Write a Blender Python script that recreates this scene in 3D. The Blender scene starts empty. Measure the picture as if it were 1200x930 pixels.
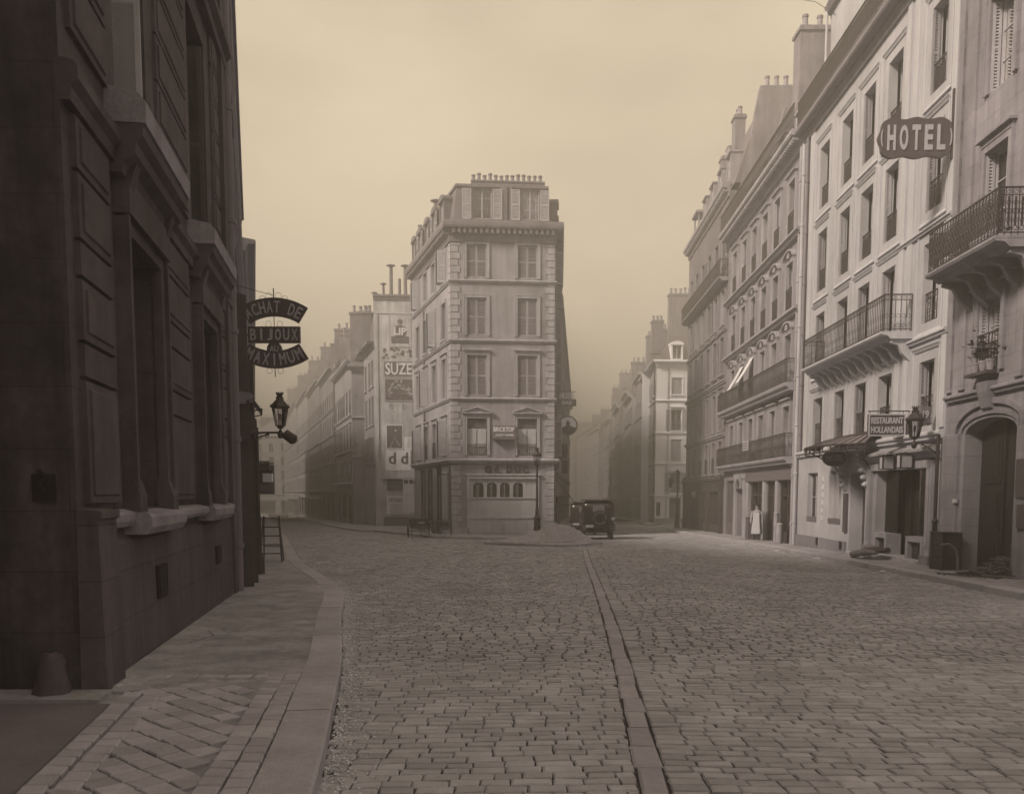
import bpy, bmesh, math, random
from math import sin, cos, tan, pi, radians, hypot, atan2, sqrt
from mathutils import Vector, Matrix
random.seed(7)
SC = bpy.context.scene
C = SC.collection
S = 0.016                       # the street falls gently away from the camera
CZ = 1.65; TH = radians(4.8)
def gz(y, h=0.0): return -S*y + h
W = {}                          # world matrices of everything built

# ------------------------------------------------------------------ mesh helpers
class MB:
    def __init__(s): s.v = []; s.f = []; s.m = []
    def add(s, vs, fs, mi=0):
        o = len(s.v); s.v += [tuple(v) for v in vs]
        for f in fs: s.f.append(tuple(i+o for i in f)); s.m.append(mi)
    def hexa(s, p, mi=0):       # p: bottom 4 ccw, top 4 ccw
        s.add(p, [(3,2,1,0),(4,5,6,7),(0,1,5,4),(1,2,6,5),(2,3,7,6),(3,0,4,7)], mi)
    def box(s, x0,x1,y0,y1,z0,z1, mi=0):
        s.hexa([(x0,y0,z0),(x1,y0,z0),(x1,y1,z0),(x0,y1,z0),(x0,y0,z1),(x1,y0,z1),(x1,y1,z1),(x0,y1,z1)], mi)
    def fbox(s, F, u0,u1,z0,z1,d0,d1, mi=0):   # d = outward distance
        P = [F.p(u0,d1),F.p(u1,d1),F.p(u1,d0),F.p(u0,d0)]
        s.hexa([(a,b,z0) for a,b in P]+[(a,b,z1) for a,b in P], mi)
    def prof(s, F, u0,u1, pts, m0=0,m1=0, mi=0):  # closed outline (d,z) swept along u
        n = len(pts); vs = []
        for d,z in pts: a,b = F.p(u0-m0*d,d); vs.append((a,b,z))
        for d,z in pts: a,b = F.p(u1+m1*d,d); vs.append((a,b,z))
        fs = [(i,(i+1)%n,n+(i+1)%n,n+i) for i in range(n)]
        fs += [tuple(range(n))[::-1], tuple(range(n,2*n))]
        s.add(vs, fs, mi)
    def tube(s, path, r, n=8, mi=0, cap=True, r2=None):
        path = [Vector(p) for p in path]; k = len(path); vs = []
        for i,p in enumerate(path):
            t = (path[min(i+1,k-1)]-path[max(i-1,0)])
            if t.length < 1e-9: t = Vector((0,0,1))
            t.normalize()
            a = Vector((0,0,1)) if abs(t.z) < .9 else Vector((1,0,0))
            x = t.cross(a).normalized(); y = t.cross(x)
            rr = r if r2 is None else r+(r2-r)*i/(k-1)
            if isinstance(r,(list,tuple)): rr = r[i]
            for j in range(n):
                q = 2*pi*j/n; vs.append(p+x*cos(q)*rr+y*sin(q)*rr)
        fs = [(i*n+j, i*n+(j+1)%n, (i+1)*n+(j+1)%n, (i+1)*n+j) for i in range(k-1) for j in range(n)]
        if cap: fs += [tuple(range(n))[::-1], tuple((k-1)*n+j for j in range(n))]
        s.add(vs, fs, mi)
    def lathe(s, c, prof, n=16, mi=0, ax='z'):  # prof [(r,z)]
        vs = []; k = len(prof)
        for r,z in prof:
            for j in range(n):
                q = 2*pi*(j+.5)/n
                if ax == 'z': vs.append((c[0]+r*cos(q), c[1]+r*sin(q), c[2]+z))
                elif ax == 'x': vs.append((c[0]+z, c[1]+r*cos(q), c[2]+r*sin(q)))
                else: vs.append((c[0]+r*cos(q), c[1]+z, c[2]+r*sin(q)))
        fs = [(i*n+j, i*n+(j+1)%n, (i+1)*n+(j+1)%n, (i+1)*n+j) for i in range(k-1) for j in range(n)]
        fs += [tuple(range(n))[::-1], tuple((k-1)*n+j for j in range(n))]
        s.add(vs, fs, mi)
    def ring(s, c, R, r, n=14, k=5, ax='y', mi=0, a0=0, a1=2*pi):
        pts = []
        full = abs(a1-a0-2*pi) < 1e-6
        for i in range(n+1):
            q = a0+(a1-a0)*i/n
            if ax == 'y': pts.append((c[0]+R*cos(q), c[1], c[2]+R*sin(q)))
            elif ax == 'x': pts.append((c[0], c[1]+R*cos(q), c[2]+R*sin(q)))
            else: pts.append((c[0]+R*cos(q), c[1]+R*sin(q), c[2]))
        s.tube(pts, r, k, mi, cap=not full)
    def mesh(s, name, mats, smooth=False, recalc=True):
        me = bpy.data.meshes.new(name); me.from_pydata(s.v, [], s.f)
        if not isinstance(mats,(list,tuple)): mats = [mats]
        for m in mats: me.materials.append(m)
        if len(mats) > 1: me.polygons.foreach_set('material_index', s.m)
        if recalc:
            bm = bmesh.new(); bm.from_mesh(me); bmesh.ops.recalc_face_normals(bm, faces=bm.faces); bm.to_mesh(me); bm.free()
        if smooth:
            me.polygons.foreach_set('use_smooth', [True]*len(me.polygons))
            try: me.set_sharp_from_angle(angle=radians(38))
            except Exception: pass
        me.update(); return me
    def build(s, name, mats, parent=None, M=None, smooth=False, recalc=True):
        return place(name, s.mesh(name, mats, smooth, recalc), parent, M)

def place(name, me, parent=None, M=None):
    o = bpy.data.objects.new(name, me); C.objects.link(o)
    M = M.copy() if M is not None else Matrix.Identity(4)
    if parent is not None:
        o.parent = parent; o.matrix_parent_inverse = Matrix.Identity(4)
        o.matrix_basis = W[parent.name].inverted() @ M
    else: o.matrix_basis = M
    W[o.name] = M
    return o
def thing(name, label, cat, loc=(0,0,0), rz=0, group=None):
    o = place(name, None, None, Matrix.Translation(Vector(loc)) @ Matrix.Rotation(rz,4,'Z'))
    o.empty_display_size = .3
    return tag(o, label, cat, group)
def tag(o, label=None, cat=None, group=None, kind=None):
    if label: o['label'] = label
    if cat: o['category'] = cat
    if group: o['group'] = group
    if kind: o['kind'] = kind
    return o
def local(o): return W[o.name]

class Face:                     # a vertical wall line, u runs left to right seen from the street
    def __init__(s, P0, P1):
        s.P0 = P0; dx = P1[0]-P0[0]; dy = P1[1]-P0[1]; s.L = hypot(dx,dy)
        s.d = (dx/s.L, dy/s.L); s.i = (-s.d[1], s.d[0]); s.a = atan2(dy,dx)
    def p(s, u, d=0): return (s.P0[0]+s.d[0]*u-s.i[0]*d, s.P0[1]+s.d[1]*u-s.i[1]*d)
    def M(s, u, z, d=0):
        x,y = s.p(u,d); return Matrix.Translation((x,y,z)) @ Matrix.Rotation(s.a,4,'Z')
    def ground(s, u, h=.13): return gz(s.p(u)[1], h)

# ------------------------------------------------------------------ materials (all in the print's brown greys)
def tone(v):
    def ip(x, P):
        for (a,p),(c,q) in zip(P,P[1:]):
            if x <= c: return p+(q-p)*max(0,(x-a)/(c-a))
        return P[-1][1]
    r = ip(v,[(.03,1.25),(.12,1.13),(.25,1.06),(.5,.99)]); b = ip(v,[(.03,1.18),(.12,1.22),(.25,1.22),(.5,1.14)])
    return (v*r, v, v*b, 1)
def mat(name, v, var=.18, scale=1.5, rough=.85, bump=.25, bscale=30, metal=0, streak=0, island=0, spec=.3, joints=None, grime=0, jw=.9, jh=.33, patch=0):
    m = bpy.data.materials.new(name); m.use_nodes = True
    N = m.node_tree.nodes; L = m.node_tree.links; P = N['Principled BSDF']
    P.inputs['Roughness'].default_value = rough; P.inputs['Metallic'].default_value = metal
    P.inputs['Specular IOR Level'].default_value = spec
    geo = N.new('ShaderNodeNewGeometry')
    def noise(sc, det=4, vec=None, rgh=.6):
        n = N.new('ShaderNodeTexNoise'); n.inputs['Scale'].default_value = sc; n.inputs['Detail'].default_value = det; n.inputs['Roughness'].default_value = rgh
        L.new(vec if vec is not None else geo.outputs['Position'], n.inputs['Vector']); return n.outputs['Fac']
    def rng(fac, lo, hi, a=.25, b=.75):
        r = N.new('ShaderNodeMapRange'); r.inputs['From Min'].default_value = a; r.inputs['From Max'].default_value = b
        r.inputs['To Min'].default_value = lo; r.inputs['To Max'].default_value = hi; L.new(fac, r.inputs['Value']); return r.outputs['Result']
    def mul(a, b):
        x = N.new('ShaderNodeMath'); x.operation = 'MULTIPLY'; L.new(a, x.inputs[0])
        if isinstance(b, float): x.inputs[1].default_value = b
        else: L.new(b, x.inputs[1])
        return x.outputs[0]
    fac = mul(rng(noise(scale), 1-var, 1+var), rng(noise(scale*9, 6), 1-var*.6, 1+var*.6))
    if streak:
        mp = N.new('ShaderNodeMapping'); mp.inputs['Scale'].default_value = (2.6,2.6,.22); L.new(geo.outputs['Position'], mp.inputs['Vector'])
        fac = mul(fac, rng(noise(1.6, 5, mp.outputs['Vector']), 1-streak, 1+streak*.45, .32, .68))
    if grime:
        fac = mul(fac, rng(noise(.35, 6, None, .7), 1-grime, 1+grime*.3, .35, .65))
    if patch:
        fac = mul(fac, rng(noise(1.9, 8, None, .72), 1-patch, 1+patch*.25, .42, .58))
    if island:
        fac = mul(fac, rng(geo.outputs['Random Per Island'], 1-island, 1+island, 0, 1))
    jt = None
    if joints:
        sep = N.new('ShaderNodeSeparateXYZ'); L.new(geo.outputs['Position'], sep.inputs[0])
        cmb = N.new('ShaderNodeCombineXYZ'); L.new(sep.outputs[0 if joints == 'x' else 1], cmb.inputs[0]); L.new(sep.outputs[2], cmb.inputs[1])
        br = N.new('ShaderNodeTexBrick'); L.new(cmb.outputs[0], br.inputs['Vector']); br.inputs['Scale'].default_value = 1
        br.inputs['Brick Width'].default_value = jw; br.inputs['Row Height'].default_value = jh; br.inputs['Mortar Size'].default_value = .008
        br.inputs['Color1'].default_value = (1,1,1,1); br.inputs['Color2'].default_value = (.86,.86,.86,1); br.inputs['Mortar'].default_value = (.7,.7,.7,1)
        fac = mul(fac, br.outputs['Color']); jt = br.outputs['Fac']
    cm = N.new('ShaderNodeVectorMath'); cm.operation = 'SCALE'; cm.inputs[0].default_value = tone(v)[:3]; L.new(fac, cm.inputs['Scale'])
    L.new(cm.outputs[0], P.inputs['Base Color'])
    if bump:
        b = N.new('ShaderNodeBump'); b.inputs['Strength'].default_value = bump; b.inputs['Distance'].default_value = .02
        L.new(noise(bscale, 6), b.inputs['Height']); L.new(b.outputs['Normal'], P.inputs['Normal'])
        if jt is not None:
            b2 = N.new('ShaderNodeBump'); b2.inputs['Strength'].default_value = .8; b2.inputs['Distance'].default_value = .01; b2.invert = True
            L.new(jt, b2.inputs['Height']); L.new(b.outputs['Normal'], b2.inputs['Normal']); L.new(b2.outputs['Normal'], P.inputs['Normal'])
    return m
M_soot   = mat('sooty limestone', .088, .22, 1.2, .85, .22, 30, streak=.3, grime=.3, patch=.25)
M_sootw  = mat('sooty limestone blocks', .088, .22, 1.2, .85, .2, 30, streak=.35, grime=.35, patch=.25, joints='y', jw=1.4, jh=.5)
M_sootr  = mat('sooty limestone return blocks', .11, .22, 1.2, .85, .2, 30, streak=.4, grime=.4, patch=.3, joints='x', jw=1.2, jh=.5)
M_door   = mat('black painted gate', .018, .2, 5, .6, .1, 40)
M_sootp  = mat('sooty plinth stone', .095, .25, .9, .85, .35, 22, streak=.3, grime=.4, joints='y', jw=1.3, jh=.46)
M_sill   = mat('worn pale sill and lit hood stone', .26, .3, 2.5, .8, .5, 20, streak=.25)
M_hotel  = mat('painted stucco of the hotel', .43, .1, .6, .8, .12, 40, streak=.09, grime=.2)
M_hotelt = mat('hotel mouldings', .47, .1, 1, .8, .12, 40, streak=.14)
M_gate   = mat('grey ashlar of the gate house', .27, .15, .8, .85, .3, 30, streak=.22, grime=.25, joints='y', jw=1.15, jh=.42)
M_b2     = mat('grey limestone', .27, .15, .8, .85, .3, 25, streak=.22, grime=.2, joints='y', jw=1.0, jh=.4)
M_b2t    = mat('grey limestone trim', .34, .15, 1.2, .85, .3, 25, streak=.25)
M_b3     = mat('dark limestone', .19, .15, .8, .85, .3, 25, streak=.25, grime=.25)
M_b3t    = mat('dark limestone trim', .26, .15, 1.2, .85, .3, 25, streak=.2)
M_iron_w = mat('flatiron limestone', .33, .12, .7, .85, .3, 25, streak=.2, grime=.2)
M_iron_t = mat('flatiron trim', .40, .14, 1.4, .85, .3, 25, streak=.24)
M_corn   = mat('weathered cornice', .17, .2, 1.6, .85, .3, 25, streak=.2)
M_shopw  = mat('pale painted shop boards', .5, .08, 1.2, .7, .1, 30, streak=.15)
M_ad     = mat('bare plaster gable', .56, .16, .7, .9, .3, 18, streak=.3, grime=.2)
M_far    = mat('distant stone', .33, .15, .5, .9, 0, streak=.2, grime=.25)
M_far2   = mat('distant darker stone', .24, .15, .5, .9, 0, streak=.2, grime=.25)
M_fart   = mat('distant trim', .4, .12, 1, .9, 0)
M_cream  = mat('fresh cream stucco', .82, .06, .6, .8, .1, 30, streak=.08)
M_creamt = mat('cream trim', .85, .06, 1, .8, .1, 30)
M_zinc   = mat('zinc roofing', .17, .15, 1.5, .55, .1, 12, metal=.2, streak=.2)
M_slate  = mat('slate', .12, .2, 3, .6, .3, 30)
M_chim   = mat('chimney render', .2, .25, 1.2, .9, .4, 18, streak=.3)
M_pot    = mat('clay pots', .2, .2, 3, .9, 0, island=.3)
M_iron   = mat('black wrought iron', .045, .2, 6, .5, 0, metal=.4)
M_pipe   = mat('painted cast iron pipe', .16, .15, 3, .6, .1, 30, streak=.2)
M_pipel  = mat('pale painted pipe', .42, .12, 3, .6, .1, 30, streak=.2)
M_frame  = mat('painted window wood', .36, .1, 4, .6, 0)
M_framed = mat('dark window wood', .13, .15, 4, .6, 0)
M_shut   = mat('grey louvred shutters', .20, .12, 3, .7, 0, streak=.15)
M_shutl  = mat('pale louvred shutters', .40, .1, 3, .7, 0, streak=.12)
M_curt   = mat('net curtains', .62, .1, 5, .9, 0)
M_blind  = mat('canvas blind', .7, .06, 4, .9, 0)
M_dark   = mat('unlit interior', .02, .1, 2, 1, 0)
M_wood   = mat('dark varnished wood', .055, .3, 5, .5, .2, 40, streak=.3)
M_woodm  = mat('weathered brown wood', .12, .25, 5, .75, .3, 40, streak=.3)
M_cob    = mat('cobblestones', .42, .14, .6, .8, .6, 50, island=.15, grime=.1, patch=.14, spec=.35)
M_strip  = mat('worn granite strip', .33, .16, 1.2, .75, .5, 30, island=.12)
M_joint  = mat('street dirt', .055, .3, 3, .95, .7, 40)
M_pave   = mat('pavement asphalt', .38, .22, 1.7, .85, .9, 60, grime=.25, patch=.24)
M_tile   = mat('pavement setts', .36, .14, 2, .8, .5, 36, island=.16)
M_kerb   = mat('granite kerb', .38, .2, 1.6, .8, .45, 50, island=.1)
M_asph   = mat('threshold asphalt', .15, .15, 2, .9, .6, 40)
M_sand   = mat('heaped sand', .34, .14, 2.5, .95, .9, 14)
M_signd  = mat('dark enamel', .075, .1, 4, .45, 0)
M_signm  = mat('grey painted board', .14, .1, 4, .6, 0)
M_let    = mat('pale lettering', .42, .08, 5, .6, 0)
M_white  = mat('white paint', .75, .05, 4, .6, 0)
M_poster = mat('poster paper', .82, .1, 2, .85, 0, streak=.12)
M_post2  = mat('faded poster ink', .11, .25, 3, .85, 0)
M_car    = mat('black coachwork', .022, .1, 3, .25, 0, spec=.5)
M_tyre   = mat('rubber', .03, .1, 5, .8, 0)
M_chrome = mat('nickel plate', .5, .05, 5, .3, 0, metal=.9)
M_cloth  = mat('dark wool', .03, .2, 8, .95, 0)
M_apron  = mat('light linen', .5, .08, 5, .95, 0)
M_skin   = mat('skin', .35, .05, 5, .6, 0)
M_rag    = mat('brushwood and straw', .11, .3, 9, .95, 0, island=.5)
M_leaf   = mat('pot plant leaves', .07, .2, 9, .8, 0, island=.4)
M_debris = mat('pale grit', .5, .3, 5, .95, .5, 40, island=.4)
def glass(name, dark):
    m = bpy.data.materials.new(name); m.use_nodes = True; N = m.node_tree.nodes; L = m.node_tree.links
    for n in list(N):
        if n.type != 'OUTPUT_MATERIAL': N.remove(n)
    out = [n for n in N if n.type == 'OUTPUT_MATERIAL'][0]
    t = N.new('ShaderNodeBsdfTransparent'); t.inputs[0].default_value = (dark,dark*.97,dark,1)
    g = N.new('ShaderNodeBsdfGlossy'); g.inputs['Roughness'].default_value = .06; g.inputs['Color'].default_value = (.9,.88,.85,1)
    fr = N.new('ShaderNodeFresnel'); fr.inputs['IOR'].default_value = 1.5
    mx = N.new('ShaderNodeMixShader'); L.new(fr.outputs[0], mx.inputs[0]); L.new(t.outputs[0], mx.inputs[1]); L.new(g.outputs[0], mx.inputs[2]); L.new(mx.outputs[0], out.inputs['Surface'])
    return m
M_glass = glass('window glass', .8)
M_lamp  = glass('lantern glass', .75)

# ------------------------------------------------------------------ world, sun, camera, air
w = bpy.data.worlds.new("World"); SC.world = w; w.use_nodes = True
N = w.node_tree.nodes; L = w.node_tree.links; bg = N['Background']
SUN_EL = 37; SUN_AZ = -121      # azimuth from +Y, clockwise towards +X: sun behind the left shoulder
sky = N.new('ShaderNodeTexSky'); sky.sky_type = 'NISHITA'; sky.sun_disc = False
sky.sun_elevation = radians(SUN_EL); sky.sun_rotation = radians(SUN_AZ); sky.air_density = 1; sky.dust_density = 4
bw = N.new('ShaderNodeRGBToBW'); L.new(sky.outputs[0], bw.inputs[0])
mr = N.new('ShaderNodeMath'); mr.operation = 'MULTIPLY'; mr.inputs[1].default_value = .25; L.new(bw.outputs[0], mr.inputs[0])
# a veil of high cloud, in world directions
tc = N.new('ShaderNodeTexCoord'); mp = N.new('ShaderNodeMapping'); mp.inputs['Scale'].default_value = (1,1,2.2); L.new(tc.outputs['Generated'], mp.inputs[0])
nz = N.new('ShaderNodeTexNoise'); nz.inputs['Scale'].default_value = 1.7; nz.inputs['Detail'].default_value = 5; nz.inputs['Roughness'].default_value = .5; L.new(mp.outputs[0], nz.inputs['Vector'])
cr = N.new('ShaderNodeMapRange'); cr.inputs['From Min'].default_value = .3; cr.inputs['From Max'].default_value = .7; cr.inputs['To Min'].default_value = 2.9; cr.inputs['To Max'].default_value = 5.7; L.new(nz.outputs['Fac'], cr.inputs['Value'])
ad = N.new('ShaderNodeMath'); ad.operation = 'ADD'; L.new(mr.outputs[0], ad.inputs[0]); L.new(cr.outputs[0], ad.inputs[1])
sc_ = N.new('ShaderNodeVectorMath'); sc_.operation = 'SCALE'; sc_.inputs[0].default_value = (1.21,1.0,.715); L.new(ad.outputs[0], sc_.inputs['Scale'])
L.new(sc_.outputs[0], bg.inputs['Color']); bg.inputs['Strength'].default_value = .0595
sl = bpy.data.lights.new('sun', 'SUN'); sl.energy = 2.6; sl.angle = radians(12); sl.color = (1,.86,.66)
so = bpy.data.objects.new('sun', sl); C.objects.link(so)
az = radians(SUN_AZ); el = radians(SUN_EL)
sd = Vector((sin(az)*cos(el), cos(az)*cos(el), sin(el)))
so.rotation_euler = sd.to_track_quat('Z','Y').to_euler(); so.location = (0,-10,30)
cd = bpy.data.cameras.new('camera'); co = bpy.data.objects.new('camera', cd); C.objects.link(co)
co.location = (0,0,CZ); co.rotation_euler = (pi/2-TH,0,0); cd.sensor_width = 36; cd.lens = 30
cd.shift_y = (577+1000*tan(TH)-465)/1200; cd.clip_end = 3000; cd.clip_start = .05
SC.camera = co
SC.view_settings.view_transform = 'Standard'; SC.view_settings.look = 'None'; SC.view_settings.gamma = 1
SC.view_settings.exposure = 1.2
hz = MB(); hz.box(-310,310,-48,715,-13.5,27.5)
hm = bpy.data.materials.new('street haze'); hm.use_nodes = True; HN = hm.node_tree.nodes; HL = hm.node_tree.links
HN.remove(HN['Principled BSDF']); pv = HN.new('ShaderNodeVolumePrincipled'); pv.inputs['Color'].default_value = (.97,.945,.93,1); pv.inputs['Density'].default_value = .0102; pv.inputs['Anisotropy'].default_value = .1
HL.new(pv.outputs[0], HN['Material Output'].inputs['Volume'])
tag(hz.build('haze', hm), kind='stuff')
# ------------------------------------------------------------------ ground, road, pavements
def inside(p, poly):
    x,y = p; c = False; n = len(poly); j = n-1
    for i in range(n):
        xi,yi = poly[i]; xj,yj = poly[j]
        if (yi > y) != (yj > y) and x < (xj-xi)*(y-yi)/(yj-yi)+xi: c = not c
        j = i
    return c
g = MB(); n = 24
xs = [-300+600*i/n for i in range(n+1)]; ys = [-40+740*i/n for i in range(n+1)]
g.add([(x,y,gz(y,-.02)) for y in ys for x in xs], [(j*(n+1)+i, j*(n+1)+i+1, (j+1)*(n+1)+i+1, (j+1)*(n+1)+i) for j in range(n) for i in range(n)])
tag(g.build('ground', M_joint), kind='structure')

KL = [(-.55,.5),(-.88,3.0),(-1.12,4.78),(-1.36,6.31),(-1.72,8.5),(-2.1,10.4),(-2.46,12.2),(-2.82,14.2),(-3.3,16.2),(-4.2,18.93),(-6.0,24.2),(-9.1,35),(-14.0,52),(-22.4,80),(-46,160),(-90,300)]
def left_wall_x(y): return -2.13-.182*y-.04 if y < 16 else -5.35-.3*(y-16.0)
PL = KL+[(-98,300),(-52,160),(-24.18,80),(-9,28),(-5.1,16.5),(-3.4,6.9),(-3.0,4.6),(-2.4,.5)]
R_P0 = (12.3,60.); R_P1 = (10.0+.0393*16,16.)
FR_ = Face(R_P0, R_P1)
KR = [(8.6,1),(8.9,10),(9.05,15),(9.3,18.5),(9.6,23.9),(9.85,30),(9.95,33),(10.12,40.4),(10.2,48.7),(10.35,54),(10.8,58.5),(12.4,61.3),(20,62.5)]
PR = KR+[(20,59.9),(12.4,59.9),(10.05,1)]
KI = [(-34.2,131),(-12.9,63.8),(-8.4,54.2),(-5.6,48.0),(-4.5,45.2),(-3.3,43.7),(0,42.2),(2.0,42.0),(2.9,43.2),(3.35,46),(3.6,50),(4.6,62),(8.9,118),(19,250)]
PI_ = KI+[(12,250),(-70,250),(-38,131)]
KC = [(40,78.4),(14,78.4),(12.7,79.3),(12.5,81),(18,170)]
PC = KC+[(22,170),(40,82)]
def smooth_line(P, step=.5):
    out = []
    for i in range(len(P)-1):
        a = Vector(P[max(i-1,0)]); b = Vector(P[i]); c = Vector(P[i+1]); d = Vector(P[min(i+2,len(P)-1)])
        k = max(1, int((c-b).length/step))
        for j in range(k):
            t = j/k; q = .5*((2*b)+(c-a)*t+(2*a-5*b+4*c-d)*t*t+(3*b-3*c+d-a)*t*t*t)
            out.append((q.x,q.y))
    out.append(tuple(P[-1])); return out
def offset(P, d):
    out = []
    for i in range(len(P)):
        a = P[max(i-1,0)]; b = P[min(i+1,len(P)-1)]
        tx,ty = b[0]-a[0], b[1]-a[1]; l = hypot(tx,ty) or 1
        out.append((P[i][0]-ty/l*d, P[i][1]+tx/l*d))
    return out
def pavement(name, K, inner, side, h=.13, kw=.33, stone=1.25, sheet=None, kmat=None):
    """kerb stones along K (side=+1: pavement to the left of the walking direction) and a sheet up to `inner`"""
    kerb = MB(); P = smooth_line(K, .3 if sheet else .5)
    # chop into stones by arc length
    acc = 0; cur = [P[0]]; stones = []
    for i in range(1,len(P)):
        seg = hypot(P[i][0]-P[i-1][0], P[i][1]-P[i-1][1]); acc += seg; cur.append(P[i])
        if acc >= stone: stones.append(cur); cur = [P[i]]; acc = 0
    for st in stones:
        if len(st) < 2: continue
        O = offset(st, side*kw); gap = .014; dz = random.uniform(-.004,.004)
        if st[0][1] > 70: gap = 0
        def lerp(a,b,t): return (a[0]+(b[0]-a[0])*t, a[1]+(b[1]-a[1])*t)
        st = list(st); st[0] = lerp(st[0], st[1], gap/.3); O[0] = lerp(O[0], O[1], gap/.3)
        r = .02
        I2 = [lerp(a,b,r/kw) for a,b in zip(st,O)]; vs = []; k = len(st)
        for a,b,c in zip(st,I2,O):
            vs += [(a[0],a[1],gz(a[1],-.06)), (a[0],a[1],gz(a[1],h-r+dz)), (b[0],b[1],gz(b[1],h+dz)), (c[0],c[1],gz(c[1],h+dz)), (c[0],c[1],gz(c[1],-.06))]
        fs = []
        for i in range(k-1):
            for j in range(4): fs.append((i*5+j, i*5+j+1, (i+1)*5+j+1, (i+1)*5+j))
        fs += [(0,1,2,3,4), tuple((k-1)*5+j for j in (4,3,2,1,0))]
        kerb.add(vs, fs, 1)
    O = offset(P, side*(kw-.004))
    if sheet is None:
        ip = [inner(p) for p in O]
        vs = []; k = len(O)
        for a,b in zip(O,ip):
            for q in (0,.25,.5,.75,1): x = a[0]+(b[0]-a[0])*q; y = a[1]+(b[1]-a[1])*q; vs.append((x,y,gz(y,h-.006)))
        kerb.add(vs, [(i*5+j,i*5+j+1,(i+1)*5+j+1,(i+1)*5+j) for i in range(k-1) for j in range(4)], 0)
    return kerb
def li(p):
    # straight across to the left wall line
    y = p[1]; return (min(left_wall_x(y)-.6, p[0]-.4), y)
# --- left pavement: kerb, sett border, lozenge setts near the camera, asphalt beyond
kl = pavement('pavement', KL, li, +1, sheet=True)
P = smooth_line(KL,.3); O = offset(P,.326)
def kx(y):                      # inner edge of the kerb at y
    for a,b in zip(O,O[1:]):
        if a[1] <= y <= b[1]: return a[0]+(b[0]-a[0])*(y-a[1])/max(1e-6,b[1]-a[1])
    return O[-1][0]
ysL = [.5+.35*i for i in range(60)]+[22+2*i for i in range(30)]+[80,110,160,220,299]
vs = []
for y in ysL:
    a = kx(y); b = left_wall_x(y)-.8
    if y < 6.9: b = min(b, -4.6)
    low = -.035 if y < 7.0 else -.006
    for q in (0,.33,.66,1): vs.append((a+(b-a)*q, y, gz(y,.13+low)))
k = len(ysL)
kl.add(vs, [(i*4+j,i*4+j+1,(i+1)*4+j+1,(i+1)*4+j) for i in range(k-1) for j in range(3)], 0)
def sett(mb, cx, cy, ux, uy, vx, vy, h, mi, z0=.0, inset=.016, slop=.006, chamf=True):
    """one stone: centre, half-axes u and v"""
    j = lambda: random.uniform(-slop,slop)
    cs = []
    for a,b in ((-1,-1),(1,-1),(1,1),(-1,1)): cs.append((cx+ux*a+vx*b+j(), cy+uy*a+vy*b+j()))
    t = [random.uniform(-.004,.004) for _ in range(4)]
    lu = hypot(ux,uy); lv = hypot(vx,vy)
    top = []
    for (x,y),tt in zip(cs,t): top.append((cx+(x-cx)*(1-inset/min(lu,lv)), cy+(y-cy)*(1-inset/min(lu,lv)), gz(y,h+tt)))
    if chamf:
        mid = [(x,y,gz(y,h-.008)) for x,y in cs]; bot = [(x,y,gz(y,h-.045)) for x,y in cs]
        mb.add(bot+mid+top, [(8,9,10,11)]+[(i,(i+1)%4,4+(i+1)%4,4+i) for i in range(4)]+[(4+i,4+(i+1)%4,8+(i+1)%4,8+i) for i in range(4)], mi)
    else:
        bot = [(x,y,gz(y,h-.035)) for x,y in cs]
        mb.add(bot+top, [(4,5,6,7)]+[(i,(i+1)%4,4+(i+1)%4,4+i) for i in range(4)], mi)
y = 2.2
while y < 8.0:                  # sett border beside the kerb (two rows wide) up to where the asphalt starts
    l = random.uniform(.14,.19); a = kx(y+l/2)
    if y < 7.6:
        s0 = (kx(y+.3)-kx(y-.3))/.6
        for q_ in (-.092,-.248): sett(kl, a+q_, y+l/2+(.04 if q_ < -.1 else 0), .07, 0, s0*l/2*.9, l/2-.008, .13, 2, inset=.008)
    y += l
def wl(y): return -2.25-.182*y+.03 if y > 6.96 else -3.38+(6.96-y)*-.06
# border rows along the passage threshold
y = 2.6
while y < 7.5:
    l = random.uniform(.16,.2)
    xb = -3.05-(6.9-y)*-.22 if y < 6.9 else wl(y)+.18
    for q_ in (-.08,.08): sett(kl, xb+q_, y+l/2+q_*.4, .07, 0, -.02 if y<6.9 else -.015, l/2-.008, .13, 2, inset=.008)
    y += l
# lozenges
a1 = radians(47); a2 = radians(-43); sz = .175
e1 = (cos(a1)*sz, sin(a1)*sz); e2 = (cos(a2)*sz, sin(a2)*sz)
for i in range(-60,60):
    for j in range(-60,60):
        cx = -2.2+e1[0]*i+e2[0]*j; cy = 5.5+e1[1]*i+e2[1]*j
        if not (3.0 < cy < 7.5): continue
        if cx > kx(cy)-.36: continue
        lim = (-3.05+(6.9-cy)*.22) if cy < 6.9 else wl(cy)+.18
        if cx < lim+.1: continue
        s = .465
        sett(kl, cx, cy, e1[0]*s,e1[1]*s, e2[0]*s,e2[1]*s, .122+random.uniform(-.003,.003), 2, inset=.007, slop=.006)
for i in range(14):             # the closing row of setts before the asphalt
    x0 = wl(7.5)+.15+i*.245
    if x0 < kx(7.55)-.15: sett(kl, x0, 7.58, .115,0, 0,.075, .13, 2)
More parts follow.
